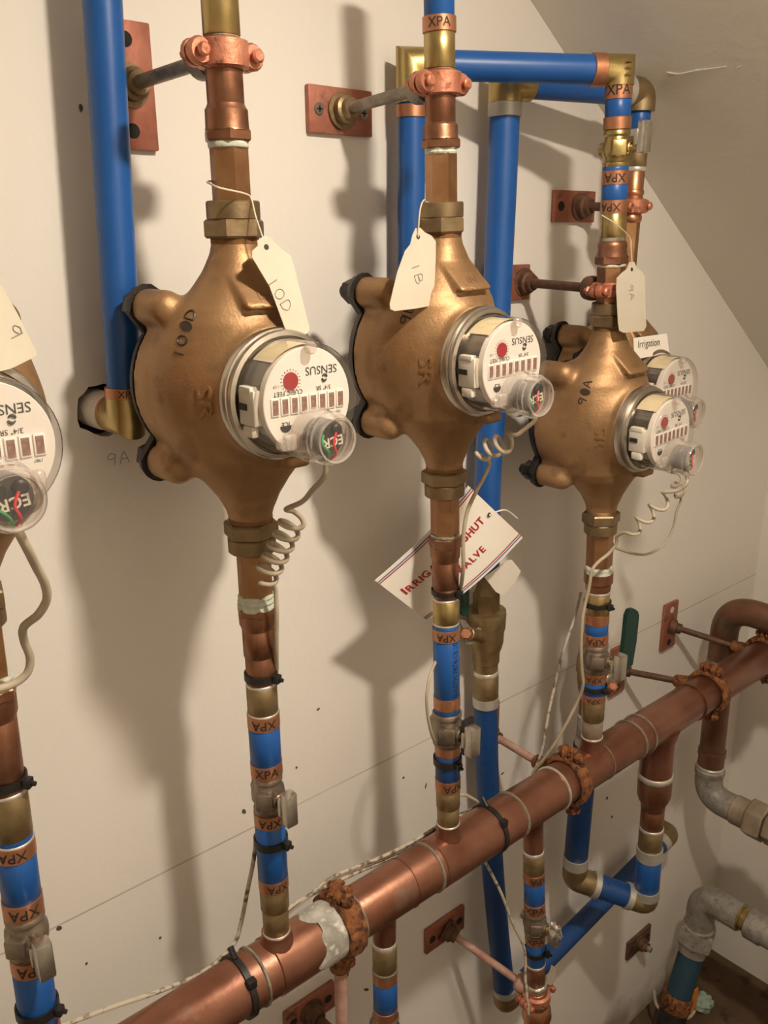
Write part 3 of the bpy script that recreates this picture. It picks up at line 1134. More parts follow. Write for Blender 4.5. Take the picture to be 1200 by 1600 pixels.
# ------------------------------------------------------------------ riser of the 10D meter
t = thing('outlet_riser', 'copper and brass riser going up from the meter marked 10D', 'pipe', X1A)
R = Run(X1A, X1B, t)
R.tube('solder_adapter', -150, 57, 60, 'brass')
R.tube('solder_joint', 54, 66, 55, 'solder_old')
R.tube('copper_tube', 60, 170, 58.5, 'copper_dark')
R.seg('fitting', [(163, 58), (168, 62), (172, 67), (200, 68), (205, 70), (206, 62)], 'copper_dark')
R.hex('fitting_nut', 203, 222, 78, 'copper_dark', 0.45)
R.tube('thread_tape', 221, 232, 64, 'tape')
R.hex('hex_nipple', 230, 330, 62, 'bronze_nipple', 0.30, 0.0006)
c1 = R.P(86)
bracket('copper clad wall bracket with steel rod holding the riser above the meter marked 10D', Vector((c1.x - .005, 0, at(212, 137, 0).z)), c1, R.n, R.R(86, 58.5), True, screws=False, size=(.047, .022))

t = thing('supply_riser', 'pipe riser with blue sections between the meter marked 10D and the copper main', 'pipe', X1B)
R1 = R = Run(X1A, X1B, t)
R.hex('hex_nipple', 862, 935, 55, 'bronze_nipple', 0.3, 0.0006)
R.seg('thread_tape', [(926, 52), (929, 57), (933, 55), (937, 59), (941, 56), (946, 60), (948, 58)], 'tape')
R.hex('fitting_nut', 944, 958, 64, 'copper_dark', 0.4)
R.seg('fitting', [(956, 58), (972, 57), (976, 52), (980, 51)], 'copper_dark')
R.tube('copper_tube', 974, 1022, 50, 'copper_dark')
R.tube('copper_tube', 1020, 1066, 46, 'copper_dark')
R.tube('solder_joint', 1064, 1070, 48, 'solder')
R.tube('solder_adapter', 1068, 1113, 48.5, 'brass_dull')
R.tube('solder_joint', 1109, 1113, 50, 'solder')
R.ring(1111, 1133, 51, 'crimp', 'XPA', True)
R.tube('pex_tube', 1130, 1190, 49, 'pex')
R.ring(1187, 1208, 50, 'crimp', 'XPA', False)
R.ring(1264, 1284, 48.5, 'crimp', 'XPA', True)
R.tube('pex_tube', 1282, 1371, 47, 'pex')
R.ring(1366, 1384, 47, 'crimp', 'XPA', True, 0.3)
R.tube('solder_adapter', 1382, 1416, 45, 'brass_dull')
R.tube('solder_adapter', 1414, 1454, 41, 'brass_dull')
R.tube('solder_joint', 1451, 1456, 43, 'solder')
ball_valve('grey ball valve with chrome tee handle, below the meter marked 10D', R, 1208, 1265, 48)
cable_tie('black cable tie around the brown copper below the meter marked 10D', R, 1049, 1059, 47)
cable_tie('black cable tie around the blue pipe just above the tee below the meter marked 10D', R, 1306, 1316, 49)

# ------------------------------------------------------------------ riser at the left edge
t = thing('supply_riser', 'pipe riser with blue sections cut off by the left edge of the photo', 'pipe', X0B)
R0 = R = Run(X0A, X0B, t)
R.hex('hex_nipple', 925, 1068, 58, 'bronze_nipple', 0.3, 0.0006)
R.seg('thread_tape', [(1055, 60), (1059, 66), (1064, 63), (1068, 68), (1073, 64)], 'tape')
R.hex('fitting_nut', 1072, 1090, 74, 'copper_dark', 0.4)
R.seg('fitting', [(1088, 66), (1112, 65), (1118, 60), (1122, 59)], 'copper_dark')
R.tube('copper_tube', 1116, 1235, 58, 'copper_dark')
R.tube('solder_joint', 1231, 1238, 60, 'solder')
R.tube('solder_adapter', 1236, 1302, 60, 'brass_dull')
R.tube('pex_tube', 1298, 1312, 58, 'pex')
R.tube('solder_joint', 1308, 1312, 61, 'solder')
R.ring(1310, 1334, 62, 'crimp', 'XPA', True, -0.2)
R.tube('pex_tube', 1330, 1402, 59, 'pex')
R.ring(1398, 1423, 61, 'crimp', 'XPA', True)
R.ring(1486, 1510, 60, 'crimp', 'XPA', True)
R.tube('pex_tube', 1508, 1600, 58, 'pex')
R.ring(1596, 1622, 60, 'crimp')
R.tube('solder_adapter', 1620, 1700, 58, 'brass_dull')
ball_valve('grey ball valve with chrome tee handle at the left edge of the photo', R, 1424, 1487, 60)
cable_tie('upper black cable tie on the riser at the left edge', R, 1212, 1224, 60)
cable_tie('lower black cable tie on the riser at the left edge, around blue pipe', R, 1566, 1578, 60)

# ------------------------------------------------------------------ riser of the 9B meter
t = thing('outlet_riser', 'riser from blue pipe to copper above the meter marked 9B', 'pipe', X2A)
R = Run(X2A, X2B, t)
R.tube('pex_tube', -170, 32, 49, 'pex')
R.ring(26, 52, 53, 'crimp', 'XPA', False)
R.tube('solder_adapter', 51, 108, 49, 'brass')
R.tube('solder_joint', 105, 115, 45, 'solder_old')
R.tube('copper_tube', 110, 197, 48, 'copper_dark')
R.seg('fitting', [(192, 48), (195, 53), (198, 55), (214, 55), (218, 57), (220, 50)], 'copper_dark')
R.hex('fitting_nut', 217, 233, 62, 'copper_dark', 0.45)
R.seg('thread_tape', [(232, 52), (235, 48), (238, 51), (241, 48)], 'tape')
R.hex('hex_nipple', 239, 330, 50, 'bronze_nipple', 0.3, 0.0006)
c2 = R.P(131)
bracket('copper bracket with screws and shiny rod holding the riser above the meter marked 9B', Vector((c2.x + .002, 0, at(518, 174, 0).z)), c2, R.n, R.R(131, 48), False)

t = thing('supply_riser', 'pipe riser with a long blue section between the meter marked 9B and the copper main', 'pipe', X2B)
R2 = R = Run(X2A, X2B, t)
R.hex('hex_nipple', 770, 838, 45, 'bronze_nipple', 0.3, 0.0006)
R.tube('thread_tape', 833, 838, 46, 'solder_old')
R.hex('fitting_nut', 837, 853, 53, 'copper_dark', 0.4)
R.seg('fitting', [(851, 48), (868, 47), (872, 43), (876, 42)], 'copper_dark')
R.tube('copper_tube', 870, 916, 42, 'copper_dark')
R.tube('copper_tube', 914, 935, 39, 'copper_dark')
R.tube('solder_joint', 932, 937, 41, 'solder')
R.tube('solder_adapter', 935, 974, 41.5, 'brass')
R.tube('pex_tube', 972, 984, 41, 'pex')
R.tube('solder_joint', 970, 974, 42, 'solder')
R.ring(979, 997, 43.5, 'crimp', 'XPA', True)
pt = R.tube('pex_tube', 995, 1088, 41, 'pex')
# print running up the blue pipe
c = R.P(1040)
rr = R.R(1040, 41) + .0002
d = dir_to_cam(c, R.n)
e = (-R.n).cross(d)
V, F = text_vf('10 ASTM F876-13 100', 0.0)
q = []
for p in V:
    an = 0.75 + (-p.y * .0085) / rr
    q.append(c + (d * math.cos(an) + e * math.sin(an)) * rr - R.n * (p.x * .0078))
part('printed_line', (q, [tuple(reversed(f)) for f in F]), 'ink', pt, smooth=False)
R.ring(1085, 1103, 42, 'crimp')
R.tube('pex_tube', 1101, 1110, 40, 'pex')
R.ring(1160, 1175, 40, 'crimp')
R.tube('pex_tube', 1173, 1216, 39, 'pex_shaded_dirty')
R.ring(1213, 1231, 40, 'crimp', 'XPA', True, 0.5)
R.tube('solder_adapter', 1229, 1258, 37.5, 'brass_dull')
R.tube('solder_adapter', 1256, 1290, 35, 'brass_dull')
R.tube('solder_joint', 1283, 1288, 37, 'solder')
bv = ball_valve('grey ball valve with chrome tee handle, below the meter marked 9B', R, 1110, 1161, 46)
part('handle_sleeve', box(R.P(1135) + Vector((.003, -.027, 0)), (.008, .003, .020), None, .002), 'black_plastic', bv)
cable_tie('black cable tie on brown copper just left of the irrigation card text', R, 919, 926, 41)
cable_tie('black cable tie on blue pipe under the valve below the meter marked 9B', R, 1181, 1191, 41, 0.7)

# ------------------------------------------------------------------ riser of the 9A meter
t = thing('outlet_riser', 'riser with brass valve and blue sections above the meter marked 9A', 'pipe', X3A)
R = Run(X3A, X3B, t)
R.ring(129, 156, 42.5, 'crimp', 'XPA', False)
R.tube('pex_tube', 154, 187, 40, 'pex')
R.ring(183, 203, 43, 'crimp')
R.tube('pex_tube', 260, 270, 40, 'pex')
R.ring(266, 289, 41, 'crimp', 'XPA', True)
R.tube('pex_tube', 286, 316, 39.5, 'pex')
R.ring(312, 334, 41, 'crimp', 'XPA', True, -0.3)
R.tube('solder_adapter', 332, 374, 40, 'brass')
R.tube('solder_joint', 370, 381, 40, 'solder_old')
R.seg('fitting', [(376, 40), (379, 45), (384, 47), (390, 45), (397, 47), (401, 48), (403, 40)], 'copper_dark')
R.hex('fitting_nut', 399, 413, 51, 'copper_dark', 0.4)
R.tube('thread_tape', 412, 417, 43, 'tape')
R.hex('hex_nipple', 415, 492, 43, 'bronze_nipple', 0.3, 0.0006)
ball_valve('bright brass ball valve with steel handle, above the meter marked 9A', R, 203, 262, 41, 'brass', 'chrome', hup=.009)
c3 = R.P(452)
bracket('bracket with a long dark rod holding the riser just above the meter marked 9A', Vector((c3.x + .015, 0, at(806, 441, 0).z)), c3, R.n, R.R(452, 42), False, m_rod='rod_rust', screws=False, w=.016, poff=-.026)

t = thing('supply_riser', 'pipe riser between the meter marked 9A and the copper main, cream cable tied to it', 'pipe', X3B)
R3 = R = Run(X3A, X3B, t)
R.hex('hex_nipple', 832, 888, 41, 'bronze_nipple', 0.3, 0.0006)
R.seg('thread_tape', [(883, 40), (886, 43), (890, 42), (896, 45)], 'tape')
R.seg('fitting', [(893, 45), (908, 45), (911, 40), (918, 39), (923, 37)], 'copper_dark')
R.tube('solder_joint', 921, 926, 38, 'solder')
R.tube('solder_adapter', 924, 958, 37.5, 'brass')
R.ring(956, 972, 38, 'crimp')
R.tube('pex_tube', 970, 990, 36.5, 'pex')
R.ring(987, 1004, 37.5, 'crimp', 'XPA', True)
R.ring(1047, 1062, 37, 'crimp', 'XPA', True)
R.tube('pex_tube', 1060, 1085, 35.5, 'pex')
R.ring(1081, 1093, 36.5, 'crimp', 'XPA', True)
R.tube('solder_adapter', 1091, 1122, 35, 'brass_dull')
R.tube('solder_adapter', 1120, 1152, 32, 'galv_brass')
R.tube('solder_joint', 1148, 1152, 34, 'solder')
ball_valve('grey ball valve with chrome tee handle, in front of the green lever', R, 1004, 1048, 39)
cable_tie('black cable tie on shiny brass below the meter marked 9A', R, 938, 945, 39)
cable_tie('black cable tie on blue pipe in front of the green lever', R, 1068, 1075, 37)

# ------------------------------------------------------------------ riser of the farthest meter
t = thing('outlet_riser', 'narrow copper riser above the farthest meter, behind the brass valve', 'pipe', X4A)
R = Run(X4A, X4B, t)
R.ring(157, 173, 37, 'steel_ring')
R.tube('pex_tube', 171, 204, 33, 'pex')
R.ring(202, 214, 35, 'steel_ring')
R.tube('solder_adapter', 212, 263, 33, 'brass_dull')
R.tube('solder_joint', 260, 268, 33, 'solder')
R.tube('copper_tube', 266, 345, 30, 'copper')
R.seg('fitting', [(296, 30), (299, 33), (303, 33), (306, 30)], 'copper')
R.seg('fitting', [(335, 30), (338, 33), (342, 33), (345, 32), (348, 28)], 'copper')
R.hex('hex_nipple', 346, 436, 29, 'bronze_nipple', 0.3, 0.0006)
c4 = R.P(322)
bracket('dark copper bracket with a short rod behind the brass valve riser', Vector((c4.x - .000, 0, at(895, 323, 0).z)), c4, R.n, R.R(322, 30), False, poff=-.008, size=(.040, .0185), m_rod='rod_rust', screws=False, w=.017)

t = thing('supply_riser', 'riser of the farthest meter, hidden behind its neighbour, with brass check valve and blue pipe', 'pipe', X4B)
R4 = R = Run(X4A, X4B, t)
R.hex('hex_nipple', 740, 850, 30, 'bronze_nipple', 0.3, 0.0006)
R.tube('pex_tube', 848, 945, 33, 'pex_shaded_dirty')
R.tube('copper_tube', 943, 992, 33, 'copper_dark')
R.tube('solder_adapter', 990, 1026, 36, 'brass_dull')
R.seg('check_valve', [(1024, 44), (1030, 50), (1048, 50), (1052, 46), (1062, 44), (1078, 38), (1084, 34)], 'brass_dull')
R.tube('copper_tube', 1082, 1118, 31, 'copper_dark')
R.tube('solder_joint', 1115, 1120, 33, 'solder')
R.tube('solder_adapter', 1118, 1152, 32, 'galvanised')
R.ring(1150, 1164, 35, 'steel_ring')
R.tube('pex_tube', 1162, 1342, 37.5, 'pex_shaded_dirty')
R.ring(1337, 1352, 39, 'steel_ring')
# elbows and short stub back to the copper main
BA = R.P(1372)
BB = at(1009, 1409, .141)
BT = at(1030, 1130, .141)
rA = R.R(1372, 37.5)
part('elbow', elbow([R.P(1350), BA, BA + (BB - BA) * .26], rA * 1.02, 24), 'brass_dull', t)
q0, q1 = BA + (BB - BA) * .20, BA + (BB - BA) * .80
part('crimp_ring', cyl(q0 + (q1 - q0) * .08, q0 + (q1 - q0) * .22, rA * 1.10, 28, .0006), 'steel_ring', t)
part('pex_tube', cyl(q0, q1, rA * 0.98, 28), 'pex_shaded_dirty', t)
part('crimp_ring', cyl(q0 + (q1 - q0) * .86, q1, rA * 1.10, 28, .0006), 'steel_ring', t)
RT = Run(BT, BB, t)
part('elbow', elbow([RT.P(1388), BB, BB + (BA - BB) * .26], RT.R(1400, 38), 24), 'brass_dull', t)
RT.seg('reducer', [(1208, 50), (1212, 53), (1240, 52), (1248, 46), (1254, 38), (1262, 37)], 'copper_dark')
RT.tube('solder_joint', 1206, 1214, 54, 'solder')
RT.tube('copper_tube', 1258, 1294, 36, 'copper_dark')
RT.tube('solder_joint', 1290, 1295, 38, 'solder')
RT.tube('solder_adapter', 1293, 1330, 37, 'brass_dull')
RT.ring(1323, 1340, 40, 'steel_ring')
RT.tube('pex_tube', 1336, 1392, 38, 'pex')
RT.ring(1386, 1399, 40, 'steel_ring')

# green lever of the shut-off valve on that riser
p = R4.P(1062)
t = thing('lever_valve', 'lever shut-off valve with dark green handle beside the chrome tee handle', 'valve', p)
la, lb = at(968, 1048, .105), at(985, 955, .105)
part('valve_body', join(cyl(p, p + Vector((.02, -.022, .004)), .011, 18, .001), cyl(at(938, 1068, .09), at(945, 1066, .098), .008, 16)), 'brass_dull', t)
part('lever_strap', slab([at(938, 1072, .100), at(945, 1082, .100), at(962, 1060, .104), at(978, 1045, .105), at(970, 1040, .105), at(950, 1058, .102)], (0, -1, 0), .0022), 'galvanised', t, smooth=False)
part('lever_handle', slab([at(964, 1044, .107), at(974, 1046, .107), at(983, 1036, .107), at(989, 1000, .107), at(993, 960, .107), at(991, 953, .107), at(985, 949, .107), at(978, 951, .107), at(974, 960, .107), at(970, 1000, .107)], (0, -1, 0), .006), 'green_lever', t, smooth=False)
part('packing_nut', join(hexnut(at(957, 1073, .10), at(957, 1073, .112), .0078), cyl(at(957, 1073, .112), at(957, 1073, .118), .0035, 12)), 'copper', t)

# ------------------------------------------------------------------ copper main along the wall
ML, MR = Vector((0.02, -.141, .8535)), Vector((1.53, -.141, .8525))
RM = .0268
t = thing('copper_main', 'thick copper manifold pipe running along the wall under the risers', 'pipe', (ML + MR) / 2)
MAIN = t


def mainp(px, py):
    """place on the main nearest to a photo point"""
    q = at(px, py, .141)
    return Vector((q.x, -.141, ML.z + (MR.z - ML.z) * (q.x - ML.x) / (MR.x - ML.x)))


part('main_tube', cyl(ML, MR, RM, 40, .001), 'copper_main', t, 60)


def sleeve(x0, x1, r=RM + .0016, m='copper_main', nm='tee_sleeve'):
    a, b = mainp(*x0), mainp(*x1)
    return part(nm, lathe(a, b - a, [(0, r - .0015), (.0012, r), ((b - a).length - .0012, r), ((b - a).length, r - .0015)], 40), m, t, 50)


def solder_ring(x, m='solder_old', w=.0019, r=RM + .0018):
    a = mainp(*x)
    u = (MR - ML).normalized()
    return part('solder_joint', lathe(a - u * w, u, [(0, r - .002), (w * .5, r), (w * 1.5, r), (2 * w, r - .002)], 40), m, t, 60)


def branch(name, base, dirn, r, L, m='copper_main'):
    b = Vector(base)
    part(name, lathe(b, dirn, [(RM * .4, r * 1.25), (RM * .85, r * 1.14), (RM + .004, r * 1.03), (RM + .008, r), (L, r)], 32), m, t, 60)


# tee sleeves around each branch, with solder at the joints
b1, b2, b3 = on(X1A, X1B, ML.z), on(X2A, X2B, ML.z), on(X3A, X3B, ML.z)
D1, D2 = at(600, 1440, .141), at(832, 1300, .141)
BT0 = RT.P(1136)
U = Vector((0, 0, 1))
branch('tee_branch', Vector((b1.x, -.141, ML.z)), (X1A - X1B), R1.R(1460, 47), (R1.P(1453) - b1).length)
branch('tee_branch', Vector((b2.x, -.141, ML.z)), (X2A - X2B), R2.R(1295, 37.5), (R2.P(1285) - b2).length)
branch('tee_branch', Vector((b3.x, -.141, ML.z)), (X3A - X3B), R3.R(1160, 35.5), (R3.P(1150) - b3).length)
RD1 = Run(Vector((D1.x, -.141, ML.z)), Vector((D1.x + .003, -.141, .3)), None)
RD2 = Run(Vector((D2.x - .003, -.141, ML.z)), at(838, 1560, .141), None)
branch('tee_branch', RD1.A, RD1.n, RD1.R(1450, 37), RD1.t(1472))
branch('tee_branch', RD2.A, RD2.n, RD2.R(1310, 32), RD2.t(1330))
RBT = RT.A + RT.n * ((ML.z - RT.A.z) / RT.n.z)
branch('tee_branch', Vector((RBT.x, -.141, ML.z)), RT.n, RT.R(1180, 51), (RT.P(1210) - RBT).length)
for x in ((398, 1525), (668, 1345), (800, 1265), (985, 1152)):
    solder_ring(x)
solder_ring((865, 1220), 'solder', .0016)
solder_ring((1000, 1143), 'solder_old', .0016)
solder_ring((1078, 1095), 'copper_main', .0008)
solder_ring((935, 1183), 'solder_old', .0008, RM + .0008)
solder_ring((630, 1375), 'copper_main', .0008, RM + .0008)
solder_ring((548, 1425), 'solder_old', .0018)
sleeve((420, 1512), (502, 1460), RM + .0014)
sleeve((675, 1342), (795, 1270), RM + .0012)
# crust of flux beside the rusty clamp
a, b = mainp(482, 1472), mainp(520, 1448)
u = (b - a).normalized()
rnd = random.Random(3)
V, F = [], []
K, S = 6, 40
for i in range(K + 1):
    for k in range(S):
        an = 2 * PI * k / S
        rr = RM + .0016 + (0 if i in (0, K) else rnd.uniform(.0004, .0016))
        sh = (.005 * math.sin(3 * an + 1) + .003 * math.sin(7 * an) + rnd.uniform(-.001, .001)) if i == 0 else 0
        V.append(a + u * ((b - a).length * i / K + sh) + Vector((0, math.cos(an), math.sin(an))) * rr)
for i in range(K):
    for k in range(S):
        F.append((i * S + k, i * S + (k + 1) % S, (i + 1) * S + (k + 1) % S, (i + 1) * S + k))
part('flux_crust', (V, F), 'flux', t, 80)


# ------------------------------------------------------------------ branches hanging from the main
def rough_ring(c, n, r, w, m, root, nm, seed, th=.005):
    rnd = random.Random(seed)
    u, v, n = frame(n)
    V, F = [], []
    S = 44
    pr = [(-w / 2, 0), (-w / 2, th), (-w / 6, th * 1.25), (w / 6, th * 1.25), (w / 2, th), (w / 2, 0)]
    for z, h in pr:
        for k in range(S):
            an = 2 * PI * k / S
            rr = r + h + (rnd.uniform(-.001, .0012) if h else 0)
            V.append(c + n * (z + rnd.uniform(-.0005, .0005)) + (u * math.cos(an) + v * math.sin(an)) * rr)
    for i in range(len(pr) - 1):
        for k in range(S):
            F.append((i * S + k, i * S + (k + 1) % S, (i + 1) * S + (k + 1) % S, (i + 1) * S + k))
    return part(nm, (V, F), m, root, 80)


t = thing('drop_branch', 'short branch of copper, brass and blue pipe hanging under the main, left one', 'pipe', RD1.A)
R = RD1
R.root = t
R.tube('solder_joint', 1468, 1478, 38, 'solder')
R.tube('solder_adapter', 1475, 1514, 38.5, 'brass_dull')
R.tube('solder_joint', 1511, 1515, 40, 'solder_old')
R.ring(1513, 1530, 39, 'crimp')
R.tube('pex_tube', 1527, 1576, 38, 'pex')
R.ring(1572, 1586, 39, 'crimp')
part('pex_tube', cyl(R.P(1634), R.A + R.n * ((.003 - R.A.z) / R.n.z), R.R(1634, 38), 28), 'pex', t)
ball_valve('ball valve with crumpled foil on its handle at the bottom edge of the photo', R, 1585, 1636, 42, style='foil', handle='foil')

t = thing('drop_branch', 'branch of copper and blue pipe hanging under the main, right one with frayed fittings', 'pipe', RD2.A)
R = RD2
R.root = t
R.tube('solder_joint', 1326, 1333, 33, 'solder')
R.tube('solder_adapter', 1331, 1362, 33, 'brass_dull')
R.ring(1360, 1374, 34, 'crimp', 'XPA', True, .5)
R.tube('pex_tube', 1372, 1410, 32.5, 'pex')
R.ring(1406, 1422, 33.5, 'crimp', 'XPA', False)
R.ring(1455, 1469, 32, 'crimp', 'XPA', False)
R.tube('pex_tube', 1467, 1506, 30, 'pex')
R.tube('solder_joint', 1502, 1506, 31, 'solder')
R.tube('solder_adapter', 1504, 1534, 29, 'copper_dark')
rough_ring(R.P(1538), R.n, R.R(1538, 26), .011, 'foil', t, 'foil_wrap', 5, .003)
R.tube('fitting', 1545, 1566, 32, 'copper')
R.hex('fitting_nut', 1562, 1568, 38, 'brass_dull')
R.seg('fitting', [(1568, 36), (1574, 44), (1586, 46), (1592, 40), (1600, 40)], 'copper')
part('copper_tube', cyl(R.P(1598), R.A + R.n * ((.003 - R.A.z) / R.n.z), R.R(1598, 36), 28), 'galv_brass', t)
ball_valve('ball valve with crumpled foil on its handle, on the right hanging branch', R, 1422, 1456, 34, style='foil', handle='foil')
cable_tie('black cable tie around blue pipe on the right hanging branch', R, 1481, 1487, 31, 1.2)
cb = R.P(1554)
bracket('low copper bracket with a pale pinkish rod reaching to the right hanging branch', at(692, 1449, 0), cb, R.n, R.R(1554, 32), False, m_rod='rod_pink', screws=False, w=.014, rod_end=cb + Vector((0, R.R(1554, 32) + .004, 0)))
bracket('copper bracket plate under the rusty clamp at the bottom edge of the photo', at(481, 1574, 0), RD1.A + RD1.n * ((RD1.A.z - at(481, 1574, 0).z + .004) / -RD1.n.z), RD1.n, RD1.R(1640, 38), False, m_rod='rod_rust', screws=False)
bracket('dark rusty bracket plate low on the wall near the corner', at(995, 1470, 0), None, None, .01, False, m_rod='galvanised', m_plate='rod_rust', screws=False, clamp=False, rod_end=at(995, 1470, 0) + Vector((0.0, -.03, 0)), tilt=0.0)

# ------------------------------------------------------------------ rusty clamps on the main
XAX = (MR - ML).normalized()


def main_clamp(label, px, py, plate, seed, m_rod='rod_rust', mp='copper_plate', vertical=True, drop=False, wr=.017):
    c = mainp(px, py)
    if drop:
        t = thing('pipe_clamp', label, 'clamp', c, 'rusty clamps on the copper main')
    else:
        t = thing('pipe_clamp', label, 'clamp', c, 'rusty clamps on the copper main')
        pz = Vector((plate[0], 0, plate[1]))
        pl = part('wall_plate', box(pz + Vector((0, -.0035, 0)), (.020, .003, .0425) if vertical else (.0425, .003, .02), None, .0012), mp, t)
        for s in (-1, 1):
            q = pz + (Vector((0, 0, s * .03)) if vertical else Vector((s * .03, 0, 0)))
            part('screw_hole', cyl(q + Vector((0, -.0066, 0)), q + Vector((0, -.0069, 0)), .0058, 14), 'cavity' if s < 0 else 'white_plastic', pl)
        ca = c + Vector((0, RM + .006, 0))
        ax = (ca - pz).normalized()
        part('rod_flange', lathe(pz, ax, [(0.004, .0135), (.014, .0125), (.016, .009), (.024, .0085)], 20), 'rod_rust', t)
        part('rod', cyl(pz + ax * .006, ca, .0052, 14), m_rod, t)
        part('rod_socket', lathe(ca - ax * .022, ax, [(0, .007), (.003, .0095), (.014, .0105), (.022, .0115)], 16), 'rust', t)
    rough_ring(c, XAX, RM + .0012, wr, 'rust', t, 'clamp_ring', seed, .0048)
    for s in (1, -1):
        ec = c + Vector((0, 0, s * (RM + .011)))
        part('clamp_ear', join(crumple(ec + Vector((0, -.006, 0)), (wr * .5, .0045, .0095), seed + s), crumple(ec + Vector((0, .005, 0)), (wr * .5, .0045, .0095), seed + 2 * s)), 'rust', t, 70)
        part('bolt', join(hexnut(ec + Vector((0, -.017, 0)), ec + Vector((0, -.011, 0)), .0078, .3), cyl(ec + Vector((0, -.02, 0)), ec + Vector((0, .016, 0)), .0036, 10), hexnut(ec + Vector((0, .009, 0)), ec + Vector((0, .014, 0)), .007, .2)), 'rust', t)
    return t, c


t, c = main_clamp('rusty clamp on the main beside the whitish flux crust, standing on a pinkish rod', 531, 1442, None, 21, drop=True, wr=.021)
part('rod_socket', lathe(c + Vector((-.004, -.004, -RM - .002)), (0, 0, -1), [(0, .012), (.012, .0125), (.022, .011), (.026, .0075)], 18), 'rust', t)
part('rod', cyl(c + Vector((-.004, -.004, -RM - .02)), Vector((c.x - .004, c.y - .004, .003)), .0066, 16), 'rod_pink', t)
part('foot', lathe(Vector((c.x - .004, c.y - .004, .004)), (0, 0, 1), [(0, .03), (.005, .03), (.008, .014), (.03, .012)], 20), 'rod_rust', t)
cc = mainp(888, 1206)
main_clamp('rusty clamp on the main below the riser of the meter marked 9A', 888, 1206, (cc.x, .858), 31, 'rod_pink')
cc = mainp(1106, 1080)
main_clamp('rusty clamp on the main right of the large tee', 1106, 1080, (cc.x - .034, .846), 41)
cc = mainp(1192, 1028)
main_clamp('rusty clamp on the main at the right edge of the photo', 1192, 1028, (cc.x - .062, .879), 51)

# black straps around the main that hold the cables
for lab, px, py in (('black plastic strap around the copper main left of the first tee', 374, 1540), ('black plastic strap around the copper main right of the tee below meter 9B', 764, 1290)):
    c = mainp(px, py)
    t = thing('cable_strap', lab, 'cable tie', c, 'black straps on the copper main')
    part('strap', lathe(c - XAX * .003, XAX, [(0, RM), (0, RM + .0030), (.006, RM + .0030), (.006, RM)], 40, caps=False), 'black_plastic', t)
    hc = c + Vector((0, -.022, .020))
    part('head', box(hc, (.0045, .0035, .0045), None, .001), 'black_plastic', t)
    part('strap_end', cyl(c + Vector((0, .004, RM + .002)), c + Vector((0, .012, RM + .010)), .003, 8), 'black_plastic', t)

# ------------------------------------------------------------------ blue pipe at the left that turns into the wall
PB = Vector((HOLE_C.x, -.047, HOLE_C.z))
PT = at(160, 0, .047)
t = thing('blue_pipe', 'long blue plastic pipe at the left turning into a hole in the wall', 'pipe', PB)
n = (PT - PB).normalized()
part('pex_tube', cyl(PB + n * .014, PB + n * 0.55, .0140, 32), 'pex', t)
RB = Run(PT, PB, t)
RB.ring(604, 622, 62, 'crimp', 'XPA', False, .1)
part('elbow', sweep([PB + n * .017, PB, PB + Vector((0, .022, 0))], .0158, 24), 'brass', t)
part('crimp_ring', cyl(PB + Vector((0, .021, 0)), PB + Vector((0, .026, 0)), .0160, 28), 'crimp', t)
part('pipe_sleeve', sweep([PB + Vector((0, .024, 0)), PB + Vector((-.001, .045, 0)), PB + Vector((-.002, .085, 0))], [.0152, .0165, .0165], 20), 'plaster', t)

# ------------------------------------------------------------------ blue line from behind the 9B meter across to the 9A riser
EZ = X3A.copy()
E1 = Vector((.627, -.031, EZ.z + .001))
t = thing('blue_pipe', 'blue pipe rising behind the meter marked 9B and crossing to the brass valve riser', 'pipe', E1)
rp = .0137
dn = (EZ - E1).normalized()
LH = (EZ - E1).length
part('elbow', sweep([E1 - U * .034, E1, E1 + dn * .030], .0155, 24), 'brass', t)
part('pex_tube', cyl(E1 - U * .032, Vector((.625, -.031, 1.36)), rp, 28), 'pex', t)
part('elbow', sweep([Vector((.625, -.031, 1.37)), Vector((.625, -.031, 1.345)), Vector((.625, .0, 1.345))], .0155, 24), 'brass', t)
part('crimp_ring', cyl(E1 - U * .036, E1 - U * .047, .0150, 28), 'crimp', t)
part('pex_tube', cyl(E1 + dn * .028, EZ - dn * .012, rp, 32), 'pex', t)
part('crimp_ring', cyl(EZ - dn * .030, EZ - dn * .017, .0153, 28, .0005), 'crimp', t)
el = part('elbow', sweep([EZ - dn * .018, EZ + dn * .0, EZ + R3.n * .014], .0148, 24), 'brass', t)
for k in range(3):
    part('raised_mark', box(EZ + Vector((-.006, -.0150, .006 - .006 * k)), (.004, .0006, .001), None, .0003), 'brass', el)

# ------------------------------------------------------------------ irrigation line: large blue pipe close to the wall
dI = .036
rI = .0160
TI = at(790, 138, dI)
T4 = X4A.copy()
TI.z = T4.z
t = thing('irrigation_pipe', 'large blue irrigation pipe with brass check valve, close to the wall beside the card', 'pipe', TI)
h = (T4 - TI).normalized()
part('elbow', sweep([TI - U * .020, TI, TI + h * .030], .0180, 24), 'brass', t)
part('crimp_ring', cyl(TI - U * .020, TI - U * .034, .0182, 28, .0006), 'steel_ring', t)
part('pex_tube', cyl(TI + h * .028, T4 - h * .015, .0150, 28), 'pex', t)
part('crimp_ring', cyl(T4 - h * .030, T4 - h * .018, .0168, 28, .0005), 'steel_ring', t)
part('elbow', sweep(fillet([T4 - h * .018, T4, T4 + R4.n * .020], .010, 6), .0160, 24), 'brass_dull', t)
P = spline([TI - U * .032, at(784, 300, dI), at(770, 600, dI), at(762, 760, dI), at(760, 892, dI)], 8)
part('pex_tube', sweep(P, rI, 28), 'pex', t)
RI = Run(at(760, 880, dI), at(759, 1100, dI), t)
RI.seg('strainer_cap', [(898, 14), (905, 24), (926, 38), (930, 40)], 'bronze_nut', 6, .3, 20)
